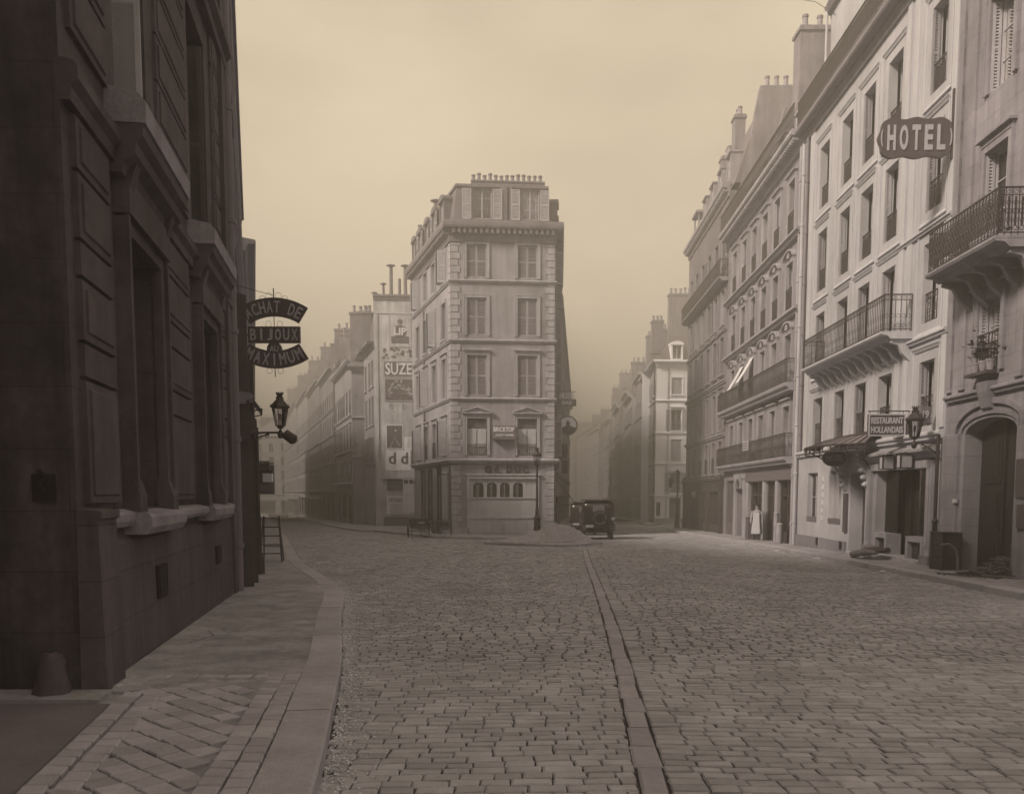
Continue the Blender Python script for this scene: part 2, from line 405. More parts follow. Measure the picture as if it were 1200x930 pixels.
# cracks in the asphalt
rc = random.Random(21)
for (x_,y_,a_,n_) in [(-2.9,8.2,.5,14),(-3.3,10.2,2.4,12),(-3.0,12.1,.9,12),(-3.9,14.3,2.2,9),(-3.6,9.4,1.5,10),(-4.1,17.5,.6,12)]:
    pts = []
    for i in range(n_):
        pts.append((x_,y_)); a_ += rc.uniform(-.5,.5); x_ += .12*cos(a_); y_ += .12*sin(a_)
    vs = []
    for i,(p,q) in enumerate(pts):
        w_ = .007*sin(pi*(i+.3)/n_)+.002; vs += [(p-w_,q,gz(q,.1272)),(p+w_,q,gz(q,.1272))]
    kl.add(vs,[(2*i,2*i+1,2*i+3,2*i+2) for i in range(n_-1)],3)
# low dark threshold of the passage
kl.add([(-8,1.5,gz(1.5,.103)),(-2.03,1.5,gz(1.5,.103)),(-3.16,6.6,gz(6.6,.103)),(-8,6.6,gz(6.6,.103))],[(0,1,2,3)],3)
kl.hexa([(-6,6.6,-.1),(-3.25,6.6,-.1),(-3.3,6.93,-.1),(-6,6.93,-.1),(-6,6.6,.03),(-3.25,6.6,.03),(-3.3,6.93,.035),(-6,6.93,.035)],0)
o = kl.build('pavement_along_the_left_building', [M_pave,M_kerb,M_tile,M_asph]); tag(o, kind='structure')

kr = pavement('p', KR, lambda p: (10.0+.0393*min(p[1],60)+.5, p[1]) if p[1] < 59 else (13.2, 59.0), -1)
tag(kr.build('pavement_along_the_hotel', [M_pave,M_kerb]), kind='structure')
# flatiron pavement: mid line under the buildings
def mid(p):
    y = max(47.9, p[1]); c = Vector(((-3.34-.305*(y-47.7)+2.36+.075*(y-48))/2, y+.5)); return (c.x, c.y)
ki = pavement('p', KI, mid, +1)
tag(ki.build('pavement_of_the_corner_block', [M_pave,M_kerb]), kind='structure')
kc = pavement('p', KC, lambda p: (max(p[0]+1.5, 15), max(p[1]+1.5, 82)) , -1)
tag(kc.build('pavement_of_the_far_corner', [M_pave,M_kerb]), kind='structure')
# traffic island with the sand heap
ISL = [(-1.25,37.6),(-1.15,36.95),(-.6,36.35),(.9,35.2),(1.9,34.75),(2.9,35.2),(3.4,36.4),(3.1,38.6),(2.2,40.1),(.6,40.7),(-.7,39.6),(-1.25,37.6)]
isl = pavement('p', ISL, lambda p: (.9,37.6), +1, h=.12)
tag(isl.build('traffic_island', [M_pave,M_kerb]), kind='structure')

# --- the cobbled road: real stones
POLY = [PL,PR,PI_,PC,ISL]
cob = MB()
STR = smooth_line([(.62,.5),(.72,3),(.83,4.78),(.95,6.3),(1.08,7.87),(1.26,10.2),(1.46,12.92),(1.8,18),(2.22,24.6),(2.6,30),(2.9,34)], .4)
def sx(y):
    if y > 33: return None
    for a,b in zip(STR,STR[1:]):
        if a[1] <= y <= b[1]: return a[0]+(b[0]-a[0])*(y-a[1])/(b[1]-a[1])
    return STR[0][0]
def xrange_at(y):
    lo = None
    if y < 64: 
        for a,b in zip(KL,KL[1:]):
            if a[1] <= y <= b[1]: lo = a[0]+(b[0]-a[0])*(y-a[1])/(b[1]-a[1])
    else: lo = -17.6-.3*(y-64)
    hi = 9.0+.03*y if y < 58 else 17
    return lo-.3, hi+.3
y = .5
while y < 92:
    row = .122 if y < 26 else (.14 if y < 45 else .2)
    lo,hi = xrange_at(y)
    x = lo+random.uniform(-.2,0); s = sx(y)
    while x < hi:
        l = random.uniform(.17,.27)*(1 if y < 30 else 1.3); cx = x+l/2
        left = (s is not None and cx < s) or (s is None and cx < 2.5)
        tl = .05 if left else -.035
        if s is not None and x < s+.09 and x+l > s-.1:
            if s-.1-x > .04: l = s-.096-x; cx = x+l/2
            else: x = s+.094; continue
        cy = y + tl*((cx-(s or 2.5))) + .014*sin(cx*1.7+y*.35)+.016*sin(cx*.6-y*.9)
        skip = False
        if not skip and not any(inside((cx,cy), pl) for pl in POLY):
            n = row/2*.94
            hgt = random.gauss(0,.0018)+.005*sin(cx*2.1)*sin(cy*1.3)
            sett(cob, cx, cy, l/2*.955, l/2*.955*tl, random.uniform(-.004,.004), n*random.uniform(.84,.95), hgt, 0, inset=.006, slop=.0045, chamf=cy < 9)
        x += l
    y += row
for i in range(len(STR)-1):     # granite strip across the square
    a = STR[i]; b = STR[i+1]; L_ = hypot(b[0]-a[0],b[1]-a[1]); ux,uy = (b[0]-a[0])/2, (b[1]-a[1])/2
    w_ = random.uniform(.076,.09)
    sett(cob, (a[0]+b[0])/2+random.uniform(-.01,.01), (a[1]+b[1])/2, ux*.975,uy*.975, uy/L_*2*w_, -ux/L_*2*w_, .0, 1, slop=.008)
o = cob.build('road', [M_cob,M_strip], recalc=False); tag(o, kind='structure')
# pale frozen grit swept against the kerb
db = MB(); P = smooth_line(KL[2:10], .5)
for i in range(7500):
    q = random.random()**.8; k = q*(len(P)-2); i0 = int(k); t = k-i0
    x = P[i0][0]+(P[i0+1][0]-P[i0][0])*t; yy = P[i0][1]+(P[i0+1][1]-P[i0][1])*t
    off = abs(random.gauss(0,.09))+.015
    if random.random() < .2: off = random.uniform(0,.34)
    r = random.uniform(.004,.012)*(1.8 if random.random() < .05 else 1); x += off; z = gz(yy,.004)
    a = random.random()*6
    v = [(x+r*cos(a+q_)*random.uniform(.7,1.3), yy+r*sin(a+q_)*random.uniform(.7,1.3), z) for q_ in (0,1.6,3.1,4.7)]
    db.add(v+[(x,yy,z+r*.7)], [(0,1,4),(1,2,4),(2,3,4),(3,0,4)])
tag(db.build('gutter_grit', M_debris), 'pale grit swept along the left kerb', None, None, 'stuff')
# a few pale scraps in the right gutter
for i,(u,w_,lab) in enumerate([(21.4,.16,'small pale scrap of paper in the right gutter farthest up the street'),(24.6,.14,'pale scrap of paper in the gutter near the shop with the striped doors'),(28.5,.2,'crumpled white paper in the gutter opposite the oval sign'),(33.2,.24,'larger crumpled white paper in the gutter opposite the restaurant door'),(38.6,.2,'white scrap of paper in the gutter opposite the carriage gate')]):
    yy = 60-u; xx = None
    for a,b in zip(KR,KR[1:]):
        if a[1] <= yy <= b[1]: xx = a[0]+(b[0]-a[0])*(yy-a[1])/(b[1]-a[1])-.12
    m = MB(); vs = []
    for j in range(9):
        for k_ in range(4):
            q = 2*pi*j/9; r = w_/2*(k_/3)*random.uniform(.8,1.1); vs.append((r*cos(q), r*.7*sin(q), .015+random.uniform(0,.035)*(1 if k_<3 else .2)))
    m.add(vs, [(j*4+k_, ((j+1)%9)*4+k_, ((j+1)%9)*4+k_+1, j*4+k_+1) for j in range(9) for k_ in range(3)])
    tag(m.build('paper_scrap', M_white, None, Matrix.Translation((xx,yy,gz(yy)))), lab, 'litter', 'paper scraps in the right gutter')
# ------------------------------------------------------------------ window kit (meshes shared, local: x right, y inward, z up)
KIT = {}
def kit(key, fn):
    if key not in KIT: KIT[key] = fn()
    return KIT[key]
def frame_mesh(w,h,m,leaves=2,bars=3):
    def f():
        b = MB(); t = .055
        b.box(-w/2,-w/2+t,0,.05,0,h); b.box(w/2-t,w/2,0,.05,0,h); b.box(-w/2+t,w/2-t,0,.05,h-t,h); b.box(-w/2+t,w/2-t,0,.05,0,t*1.4)
        if leaves == 2: b.box(-.04,.04,-.012,.045,t*1.4,h-t)
        for i in range(1,bars):
            z = h*i/bars
            for x0,x1 in ((-w/2+t,-.04),(.04,w/2-t)): b.box(x0,x1,.008,.04,z-.014,z+.014)
        return b.mesh('window', m)
    return kit(('fr',w,h,m.name,leaves,bars), f)
def pane_mesh(w,h):
    def f():
        b = MB(); b.add([(-w/2+.03,.03,.03),(w/2-.03,.03,.03),(w/2-.03,.03,h-.03),(-w/2+.03,.03,h-.03)],[(0,1,2,3)]); return b.mesh('pane', M_glass)
    return kit(('pn',w,h), f)
def curtain_mesh(w,h,kind):
    def f():
        b = MB(); n = 22
        def strip(x0,x1,z0,z1,taper=0):
            vs = []
            for i in range(n+1):
                x = x0+(x1-x0)*i/n; y = .13+.025*sin(i*1.9)+.01*sin(i*4.1)
                vs += [(x,y,z1),(x*(1-taper)+(x0 if x0<0 else x1)*taper,y,z0)]
            b.add(vs,[(2*i,2*i+1,2*i+3,2*i+2) for i in range(n)])
        if kind == 0: strip(-w/2,-w*.16,0,h,.45); strip(w*.16,w/2,0,h,.45)
        elif kind == 1: strip(-w/2,w/2,0,h*.55)
        elif kind == 2: strip(-w/2,w/2,h*.45,h)
        else: strip(-w/2,w/2,0,h)
        return b.mesh('curtain', M_curt)
    return kit(('cu',w,h,kind), f)
def shutter_mesh(w,h,m,n=None):
    def f():
        b = MB(); t = .06; k = n or int(h/.075)
        b.box(0,t,0,.035,0,h,1); b.box(w-t,w,0,.035,0,h,1); b.box(t,w-t,0,.035,0,t,1); b.box(t,w-t,0,.035,h-t,h,1); b.box(t,w-t,0,.035,h*.5-.03,h*.5+.03,1)
        for i in range(k):
            z = t+(h-2*t)*(i+.5)/k; d = (h-2*t)/k*.42
            b.add([(t,.0,z-d),(w-t,.0,z-d),(w-t,.034,z+d),(t,.034,z+d),(t,.006,z-d-.006),(w-t,.006,z-d-.006),(w-t,.04,z+d-.006),(t,.04,z+d-.006)],[(0,1,2,3),(7,6,5,4),(0,4,5,1)])
        return b.mesh('shutter', [m, M_b2t if m is M_shut else m])
    return kit(('sh',w,h,m.name,n), f)
def rail_mesh(w,h,style=0,name='railing'):
    def f():
        b = MB(); 
        b.box(-w/2,w/2,-.018,.018,h-.03,h); b.box(-w/2,w/2,-.012,.012,.05,.07)
        if style != 2: b.box(-w/2,w/2,-.01,.01,h-.17,h-.155)
        n_ = max(2,int(w/.125)); st = w/n_
        for i in range(n_+1):
            x = -w/2+st*i; x = max(-w/2+.008,min(w/2-.008,x)); b.box(x-.008,x+.008,-.008,.008,0,h-.02)
        for i in range(n_):
            x = -w/2+st*(i+.5)
            if style == 0: b.ring((x,0,h-.095),st*.3,.006,8,4); b.ring((x,0,h*.42),st*.36,.006,8,4); b.ring((x,0,.16),st*.36,.006,8,4)
            elif style == 1:
                b.ring((x,0,h*.5),st*.42,.009,8,4); b.ring((x,0,h*.32),st*.34,.008,8,4); b.ring((x,0,h*.68),st*.34,.008,8,4)
                b.ring((x,0,h-.1),st*.3,.007,8,4); b.ring((x,0,.15),st*.36,.008,8,4); b.box(x-.02,x+.02,-.006,.006,h*.2,h*.8)
            elif style == 2 and i % 2 == 0: b.ring((x,0,h*.55),st*.4,.008,8,4)
        return b.mesh(name, M_iron)
    return kit(('ra',round(w,3),h,style,name), f)
def surround_mesh(w,h,m,t=.13,d=.045,sill=True,head=0):
    def f():
        b = MB()
        for sx_ in (-1,1):
            x0,x1 = sorted((sx_*w/2, sx_*(w/2+t))); b.box(x0,x1,-d,.02,0,h+t)
            xo = sx_*(w/2+t); x0,x1 = sorted((xo,xo-sx_*.035)); b.box(x0,x1,-d-.02,-d,0,h+t)
        b.box(-w/2,w/2,-d,.02,h,h+t); b.box(-w/2-t+.035,w/2+t-.035,-d-.02,-d,h+t-.035,h+t)
        if sill: b.box(-w/2-t-.04,w/2+t+.04,-d-.09,.02,-.09,0); b.box(-w/2-t,w/2+t,-d-.04,.02,-.15,-.09)
        if head == 1:           # flat hood
            b.box(-w/2-t-.06,w/2+t+.06,-d-.12,.02,h+t+.09,h+t+.15); b.box(-w/2-t,w/2+t,-d-.02,.02,h+t,h+t+.09)
        if head == 2:           # pediment
            a = w/2+t+.12; z0 = h+t+.1; b.box(-a,a,-d-.14,.02,z0,z0+.06); b.box(-w/2-t,w/2+t,-d-.03,.02,h+t,z0); z1 = z0+.06; p = .34
            for s_ in (-1,1):
                b.hexa([(s_*a,-d-.14,z1),(0,-d-.14,z1+p-.07),(0,.02,z1+p-.07),(s_*a,.02,z1),(s_*a,-d-.14,z1+.07),(0,-d-.14,z1+p),(0,.02,z1+p),(s_*a,.02,z1+.07)])
            b.add([(-a,-d-.02,z1),(a,-d-.02,z1),(0,-d-.02,z1+p-.05)],[(0,1,2)])
        if head == 3:           # carved arched head with a shell
            pts = []
            a = w/2+t+.05
            for i in range(9):
                q = pi*i/8; pts.append((-a*cos(q), h+t+.02+.28*sin(q)))
            for i in range(8):
                (xa,za),(xb,zb) = pts[i],pts[i+1]
                b.hexa([(xa,-d-.12,za),(xb,-d-.12,zb),(xb,.02,zb),(xa,.02,za),(xa,-d-.12,za+.07),(xb,-d-.12,zb+.07),(xb,.02,zb+.07),(xa,.02,za+.07)])
            for i in range(7):
                q = pi*(i+.5)/7; b.tube([(0,-d-.02,h+t+.03),(-.2*cos(q),-d-.07,h+t+.05+.22*sin(q))],.022,5)
            b.lathe((0,-d-.05,h+t+.04),[(.02,-.05),(.08,-.02),(.08,.04),(.02,.07)],8)
        return b.mesh('surround', m)
    return kit(('su',w,h,m.name,t,d,sill,head), f)
def window(B,F,u,z,w,h,depth=.2,fm=None,curt=None,shut=None,rail=None,sur=None,bars=3,sm=None,rh=.9,rd=.02,label=None):
    """one window of a building: frame > pane, curtain, shutters, railing, surround"""
    M = F.M(u,z,-depth); fo = place('window', frame_mesh(w,h,fm or M_frame,2,bars), B, M)
    place('pane', pane_mesh(w,h), fo, M)
    if curt is not None: place('curtain', curtain_mesh(w,h,curt), fo, M)
    if sur: place('surround', surround_mesh(w,h,sur[0],*sur[1:]), fo, F.M(u,z,0))
    if rail is not None: place('railing', rail_mesh(w+.02,rh,rail), fo, F.M(u,z,rd))
    sm = sm or M_shut
    if shut == 'closed':
        for k in (-1,1): place('shutter', shutter_mesh(w/2-.01,h-.04,sm), fo, F.M(u+(k-1)/2*w/2+.005,z+.02,-.05))
    elif shut == 'open':
        for k in (-1,1): place('shutter', shutter_mesh(w/2-.01,h-.04,sm), fo, F.M(u+(-w-.03 if k < 0 else w/2+.03),z+.02,.07))
    elif shut == 'reveal':      # folded back inside the reveal
        for k in (-1,1): place('shutter', shutter_mesh(.19,h-.04,sm), fo, F.M(u+k*(w/2-.02),z+.02,0) @ Matrix.Rotation(pi/2,4,'Z'))
    elif shut == 'ajar':
        for k in (-1,1):
            R_ = Matrix.Rotation(radians(-62 if k < 0 else 62),4,'Z')
            T_ = Matrix.Translation((0,0,0)) if k < 0 else Matrix.Translation((-(w/2-.01),0,0))
            place('shutter', shutter_mesh(w/2-.01,h-.04,sm), fo, F.M(u+k*w/2,z+.02,0) @ R_ @ T_)
    if label: fo['label'] = label
    return fo

# ------------------------------------------------------------------ wall kit
def wall(B,F,u0,u1,z0,z1,holes,m,back=6,reveal=.26,name='wall',dark=True,d=0,sides=(1,1)):
    b = MB(); us = sorted({u0,u1,*[h[0] for h in holes],*[h[1] for h in holes]}); zs = sorted({z0,z1,*[h[2] for h in holes],*[h[3] for h in holes]})
    us = [u for u in us if u0 <= u <= u1]; zs = [z for z in zs if z0 <= z <= z1]
    def P(u,dd,z): x,y = F.p(u,d+dd); return (x,y,z)
    for i in range(len(us)-1):
        for j in range(len(zs)-1):
            cu = (us[i]+us[i+1])/2; cz = (zs[j]+zs[j+1])/2
            if any(h[0] < cu < h[1] and h[2] < cz < h[3] for h in holes): continue
            b.add([P(us[i],0,zs[j]),P(us[i+1],0,zs[j]),P(us[i+1],0,zs[j+1]),P(us[i],0,zs[j+1])],[(0,1,2,3)])
    for h in holes:
        a,c,e,g_ = h[:4]; r = -(h[4] if len(h) > 4 else reveal)
        b.add([P(a,0,e),P(a,r,e),P(a,r,g_),P(a,0,g_)],[(0,1,2,3)]); b.add([P(c,0,e),P(c,0,g_),P(c,r,g_),P(c,r,e)],[(0,1,2,3)])
        b.add([P(a,0,g_),P(a,r,g_),P(c,r,g_),P(c,0,g_)],[(0,1,2,3)]); b.add([P(a,0,e),P(c,0,e),P(c,r,e),P(a,r,e)],[(0,1,2,3)])
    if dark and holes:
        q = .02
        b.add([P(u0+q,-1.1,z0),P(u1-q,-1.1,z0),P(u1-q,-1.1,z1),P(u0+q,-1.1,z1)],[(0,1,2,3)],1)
    if back:
        if sides[0]: b.add([P(u0,0,z0),P(u0,0,z1),P(u0,-back,z1),P(u0,-back,z0)],[(0,1,2,3)])
        if sides[1]: b.add([P(u1,0,z0),P(u1,-back,z0),P(u1,-back,z1),P(u1,0,z1)],[(0,1,2,3)])
        b.add([P(u0,-back,z0),P(u0,-back,z1),P(u1,-back,z1),P(u1,-back,z0)],[(0,1,2,3)]); b.add([P(u0,0,z1),P(u1,0,z1),P(u1,-back,z1),P(u0,-back,z1)],[(0,1,2,3)])
    return b.build(name,[m,M_dark],B,recalc=False)
def strip(B,F,u0,u1,z,h,d,m,name='string_course',m0=0,m1=0):
    b = MB(); b.prof(F,u0,u1,[(-.03,z),(d*.55,z),(d*.6,z+h*.35),(d,z+h*.55),(d,z+h*.85),(d*.8,z+h),(-.03,z+h+.03)],m0,m1); return b.build(name,m,B)
def cornice(B,F,u0,u1,z,h,d,m,m0=0,m1=0,dent=.28,name='cornice'):
    b = MB(); b.prof(F,u0,u1,[(-.03,z),(d*.18,z),(d*.2,z+h*.3),(d*.34,z+h*.38),(d*.36,z+h*.6),(d*.92,z+h*.62),(d,z+h*.72),(d,z+h*.86),(d*.94,z+h),(-.03,z+h+.06)],m0,m1)
    if dent:
        n = int((u1-u0)/dent)
        for i in range(n): u = u0+(i+.5)*(u1-u0)/n; b.fbox(F,u-dent*.24,u+dent*.24,z+h*.36,z+h*.6,d*.3,d*.82)
    return b.build(name,m,B)
def mansard(B,F,u0,u1,z,h,run,m,name='roof',back=6,e0=0,e1=0,m0=0,m1=0,set_=.25):
    b = MB(); b.prof(F,u0,u1,[(-set_,z),(-set_-run,z+h),(-set_-run-1.6,z+h+.55),(-back,z+h+.5),(-back,z)],m0,m1); return b.build(name,m,B)
def chimney(B,x0,x1,y0,y1,z0,z1,pots=4,m=None,ax='y',ph=.55,label=None):
    b = MB(); b.box(x0,x1,y0,y1,z0,z1-.22); b.box(x0-.07,x1+.07,y0-.07,y1+.07,z1-.22,z1-.08); b.box(x0-.02,x1+.02,y0-.02,y1+.02,z1-.08,z1)
    c = b.build('chimney',m or M_chim,B)
    if label: c['label'] = label
    def pm(i):
        def f():
            q = MB(); q.lathe((0,0,0),[(.15,0),(.13,.08),(.11,ph*.8),(.14,ph*.84),(.14,ph)],10); return q.mesh('chimney_pot',M_pot,True)
        return kit(('pot',ph,i),f)
    for i in range(pots):
        t = (i+.5)/pots
        x,y = ((x0+x1)/2, y0+(y1-y0)*t) if ax == 'y' else (x0+(x1-x0)*t,(y0+y1)/2)
        place('chimney_pot', pm(0), c, Matrix.Translation((x+random.uniform(-.03,.03),y,z1)) @ Matrix.Scale(random.uniform(.8,1.15),4,(0,0,1)))
    return c
def balcony(B,F,u0,u1,z,proj,m,style=0,rh=1.0,brk=0,thick=.22,bd=.5,label=None,ret=True,name='balcony'):
    b = MB(); b.prof(F,u0,u1,[(-.02,z-thick),(proj*.72,z-thick),(proj*.82,z-thick*.55),(proj,z-thick*.45),(proj+.03,z-.05),(proj+.03,z),(-.02,z)])
    s = b.build(name,m,B)
    if label: s['label'] = label
    L_ = u1-u0; place('railing', rail_mesh(L_-.06,rh,style), s, F.M((u0+u1)/2,z,proj-.04))
    if ret:
        for u in (u0+.03,u1-.03): place('railing', rail_mesh(proj-.06,rh,style), s, F.M(u,z,proj/2-.01) @ Matrix.Rotation(pi/2,4,'Z'))
    if brk:
        def f():
            q = MB(); pr = [(0,0),(proj*.68,0),(proj*.7,-.09),(proj*.45,-.16),(proj*.3,-bd*.62),(0,-bd)]
            vs = [(-.07,-dd+.02,zz) for dd,zz in pr]+[(.07,-dd+.02,zz) for dd,zz in pr]; k = len(pr)
            q.add(vs,[(i,(i+1)%k,k+(i+1)%k,k+i) for i in range(k)]+[tuple(range(k))[::-1],tuple(range(k,2*k))]); return q.mesh('bracket',m)
        me = kit(('brk',proj,bd,m.name),f)
        for i in range(brk): place('bracket', me, s, F.M(u0+.15+(L_-.3)*i/(brk-1) if brk > 1 else (u0+u1)/2, z-thick, 0))
    return s
def pipe(B,F,u,z0,z1,d=.1,r=.06,m=None,name='drainpipe'):
    b = MB(); x,y = F.p(u,d); b.tube([(x,y,z0),(x,y,z1)],r,12)
    z = z0+.9
    while z < z1: b.lathe((x,y,z),[(r+.004,-.05),(r+.022,-.04),(r+.022,.04),(r+.004,.05)],12); z += 1.9
    return b.build(name,m or M_pipe,B,smooth=True)
# ------------------------------------------------------------------ lettering
def glyphs(txt, bold=.0):
    cu = bpy.data.curves.new('t','FONT'); cu.body = txt; cu.offset = bold; cu.resolution_u = 3
    ob = bpy.data.objects.new('t',cu); C.objects.link(ob); dg = bpy.context.evaluated_depsgraph_get()
    me = bpy.data.meshes.new_from_object(ob.evaluated_get(dg)); bpy.data.objects.remove(ob); bpy.data.curves.remove(cu)
    vs = [(v.co.x,v.co.y) for v in me.vertices]; fs = [tuple(p.vertices) for p in me.polygons]; bpy.data.meshes.remove(me)
    return vs, fs
def put_text(mb, txt, cx, cz, wd, ht, y=-.01, th=.012, bold=.03, rot=0, mi=0, shear=0):
    vs,fs = glyphs(txt,bold); x0 = min(v[0] for v in vs); x1 = max(v[0] for v in vs); z0 = min(v[1] for v in vs); z1 = max(v[1] for v in vs)
    out = []
    for x,z in vs:
        a = ((x-x0)/(x1-x0)-.5)*wd; c = ((z-z0)/(z1-z0)-.5)*ht; a += shear*c
        out.append((cx+a*cos(rot)-c*sin(rot), y, cz+a*sin(rot)+c*cos(rot)))
    n = len(out); back = [(x,y_+th,z) for x,y_,z in out]
    edges = {}
    for f in fs:
        for i in range(len(f)):
            e = (f[i],f[(i+1)%len(f)]); edges[e] = 1
    sides = [(a,b,b+n,a+n) for (a,b) in edges if (b,a) not in edges]
    mb.add(out+back, [tuple(f) for f in fs]+sides, mi)
def lettering(parent, M, items, m, name='lettering'):
    b = MB()
    for it in items: put_text(b,**it)
    return b.build(name,m,parent,M,recalc=False)
# ================================================================== BUILDINGS
# ---- left: the tall sooty building
LB = Face((-3.54,6.96),(-5.12,15.75))
B = thing('stone_building','sooty stone building close on the left with panelled piers and a worn pale sill ledge','building',(-5.2,11,gz(11)))
top = 15.0; s0 = 1.5; hd = 4.15
holes = [(a_,c_,z_,y_,.5) for a_,c_ in ((1.65,2.95),(5.52,6.92)) for z_,y_ in ((s0,hd),(5.5,8.5),(9.7,12.4))]
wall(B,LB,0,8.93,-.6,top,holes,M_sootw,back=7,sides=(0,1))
# return wall facing the camera beside the carriage passage
LR = Face((-12.5,6.96),(-3.54,6.96))
wall(B,LR,0,8.96,-.6,top,[],M_sootr,back=0,name='return_wall')
# plinth with batter and the corner buttress
b = MB(); b.prof(LB,0.0,8.5,[(-.02,-.5),(.10,-.5),(.07,1.18),(.0,1.24)]); b.build('plinth',M_sootp,B)
b = MB(); b.prof(LB,-.03,.52,[(-.02,-.5),(.2,-.5),(.16,1.42),(.19,1.44),(.19,1.5),(0,1.52)]); b.build('buttress',M_sootp,B)
# sill ledge: broken pale slabs of unequal depth
for (a,c,z,h,d) in [(.5,1.38,1.33,.14,.12),(1.4,3.15,1.24,.21,.26),(3.17,4.2,1.33,.13,.18),(4.22,5.3,1.33,.13,.16),(5.32,7.1,1.25,.2,.25),(7.12,8.05,1.33,.13,.14)]:
    b = MB(); b.prof(LB,a,c,[(-.02,z),(d*.8,z),(d,z+h*.35),(d,z+h*.8),(d-.03,z+h),(-.02,z+h+.03)]); b.build('sill',M_sill,B)
# panelled piers: raised blocks with sunk joints
def pier(u0,u1,z0,z1,d=.05):
    b = MB(); z = z0; k = 0
    seq = [1.05,.3,.52,.3,.55,.3] ; zz = z0; i = 0
    while zz < z1-.05:
        h = seq[i % len(seq)] if zz < 4.2 else .52
        t = min(z1,zz+h); e = .015; b.prof(LB,u0,u1,[(-.01,zz),(d,zz+.012),(d,t-e-.012),(-.01,t-e)])
        b.prof(LB,u0+.09,u1-.09,[(d,zz+.07),(d+.018,zz+.085),(d+.018,max(zz+.09,t-e-.085)),(d,max(zz+.095,t-e-.07))]) if h > .4 else None
        zz += h; i += 1
    b.build('panelled_pier',M_soot,B)
pier(.2,1.15,1.55,4.72); pier(3.3,4.9,1.55,4.72); pier(7.35,8.0,1.55,4.72)
pier(.2,1.25,5.35,12.6,.04); pier(3.35,5.1,5.35,12.6,.04); pier(7.35,8.0,5.35,12.6,.04)
for (u,) in ((2.3,),(6.22,)):
    # jamb mouldings and consoles under a heavy hood
    b = MB()
    for s_ in (-1,1):
        a,c = sorted((u+s_*.65,u+s_*.88)); b.prof(LB,a,c,[(-.02,1.5),(.1,1.5),(.1,4.28),(-.02,4.28)]); a,c = sorted((u+s_*.8,u+s_*.88)); b.prof(LB,a,c,[(.1,1.5),(.14,1.5),(.14,4.3),(.1,4.3)])
        a,c = sorted((u+s_*.62,u+s_*.9)); b.prof(LB,a,c,[(-.02,1.46),(.16,1.46),(.16,1.62),(.11,1.78),(-.02,1.8)])
    b.prof(LB,u-.65,u+.65,[(-.02,4.16),(.1,4.16),(.1,4.3),(-.02,4.32)]); b.prof(LB,u-.9,u+.9,[(-.02,4.3),(.16,4.3),(.16,4.62),(-.02,4.64)])
    b.build('window_surround',M_soot,B)
    b = MB(); b.prof(LB,u-1.05,u+1.05,[(-.02,4.62),(.13,4.62),(.16,4.72),(.26,4.8),(.27,4.9),(.33,4.96),(.34,5.06),(-.02,5.16)])
    for s_ in (-1,1): b.prof(LB,*sorted((u+s_*.72,u+s_*.88)),[(.1,4.5),(.16,4.55),(.22,4.75),(.22,4.79),(.1,4.8)])
    b.build('window_hood',M_soot,B)
    b = MB(); b.prof(LB,u-1.06,u+1.06,[(-.02,5.07),(.36,5.07),(.37,5.26),(.3,5.34),(-.02,5.4)]); b.build('lit_upper_sill',M_sill,B)  # lit band above the hood, its light put into the pale stone colour
    f = window(B,LB,u,1.5,1.3 if u < 3 else 1.4,2.65,depth=.42,fm=M_wood,bars=4)
    for k_ in range(7): pass
    f2 = window(B,LB,u,5.5,1.3 if u < 3 else 1.4,3.0,depth=.35,fm=M_wood,bars=4,curt=None)
    for k_ in (-1,1): place('shutter', shutter_mesh(.34,2.9,M_shutl if (u < 3 and k_ > 0) else M_soot), f2, LB.M(u+k_*.6,5.52,-.02) @ Matrix.Rotation(pi/2,4,'Z'))
    window(B,LB,u,9.7,1.3 if u < 3 else 1.4,2.7,depth=.35,fm=M_wood,bars=4)
strip(B,LB,0,8.5,4.72,.3,.14,M_soot,'entablature'); strip(B,LB,0,8.5,8.9,.35,.22,M_soot,'upper_course'); cornice(B,LB,-.4,8.93,14.3,.5,.3,M_soot,dent=0)
strip(B,LR,0,9.4,14.3,.65,.5,M_soot,'return_cornice')
# cellar vents
for u,z,w_,h_ in ((2.5,.5,.42,.36),(6.4,.55,.36,.28)):
    b = MB(); b.prof(LB,u-w_/2,u+w_/2,[(.07,z),(.105,z),(.1,z+h_),(.07,z+h_)],mi=0)
    for i in range(5):
        q = u-w_/2+w_*(i+.5)/5; b.fbox(LB,q-.012,q+.012,z,z+h_,.1,.125,1)
    b.build('cellar_vent',[M_dark,M_iron],B)
# blind door panels inside the passage return, bell plate and hole
b = MB(); b.fbox(LR,8.62,8.8,1.58,1.8,0,.04); 
for i in range(3): b.lathe((-12.5+8.71,6.9,1.67+i*.07),[(.03,-.02),(.02,0.02)],8,ax='y')
b.build('bell_plate',M_iron,B)
b = MB(); b.fbox(LR,8.2,8.26,.0,14,0,.03); b.build('return_fillet',M_soot,B)
# quoin strip and thick downpipes at the far end of the facade
b = MB(); b.prof(LB,8.05,8.4,[(-.02,-.4),(.12,-.4),(.1,14.3),(-.02,14.3)]); b.build('end_pilaster',M_soot,B)
pipe(B,LB,8.6,-.2,14.2,.1,.085,M_pipe)

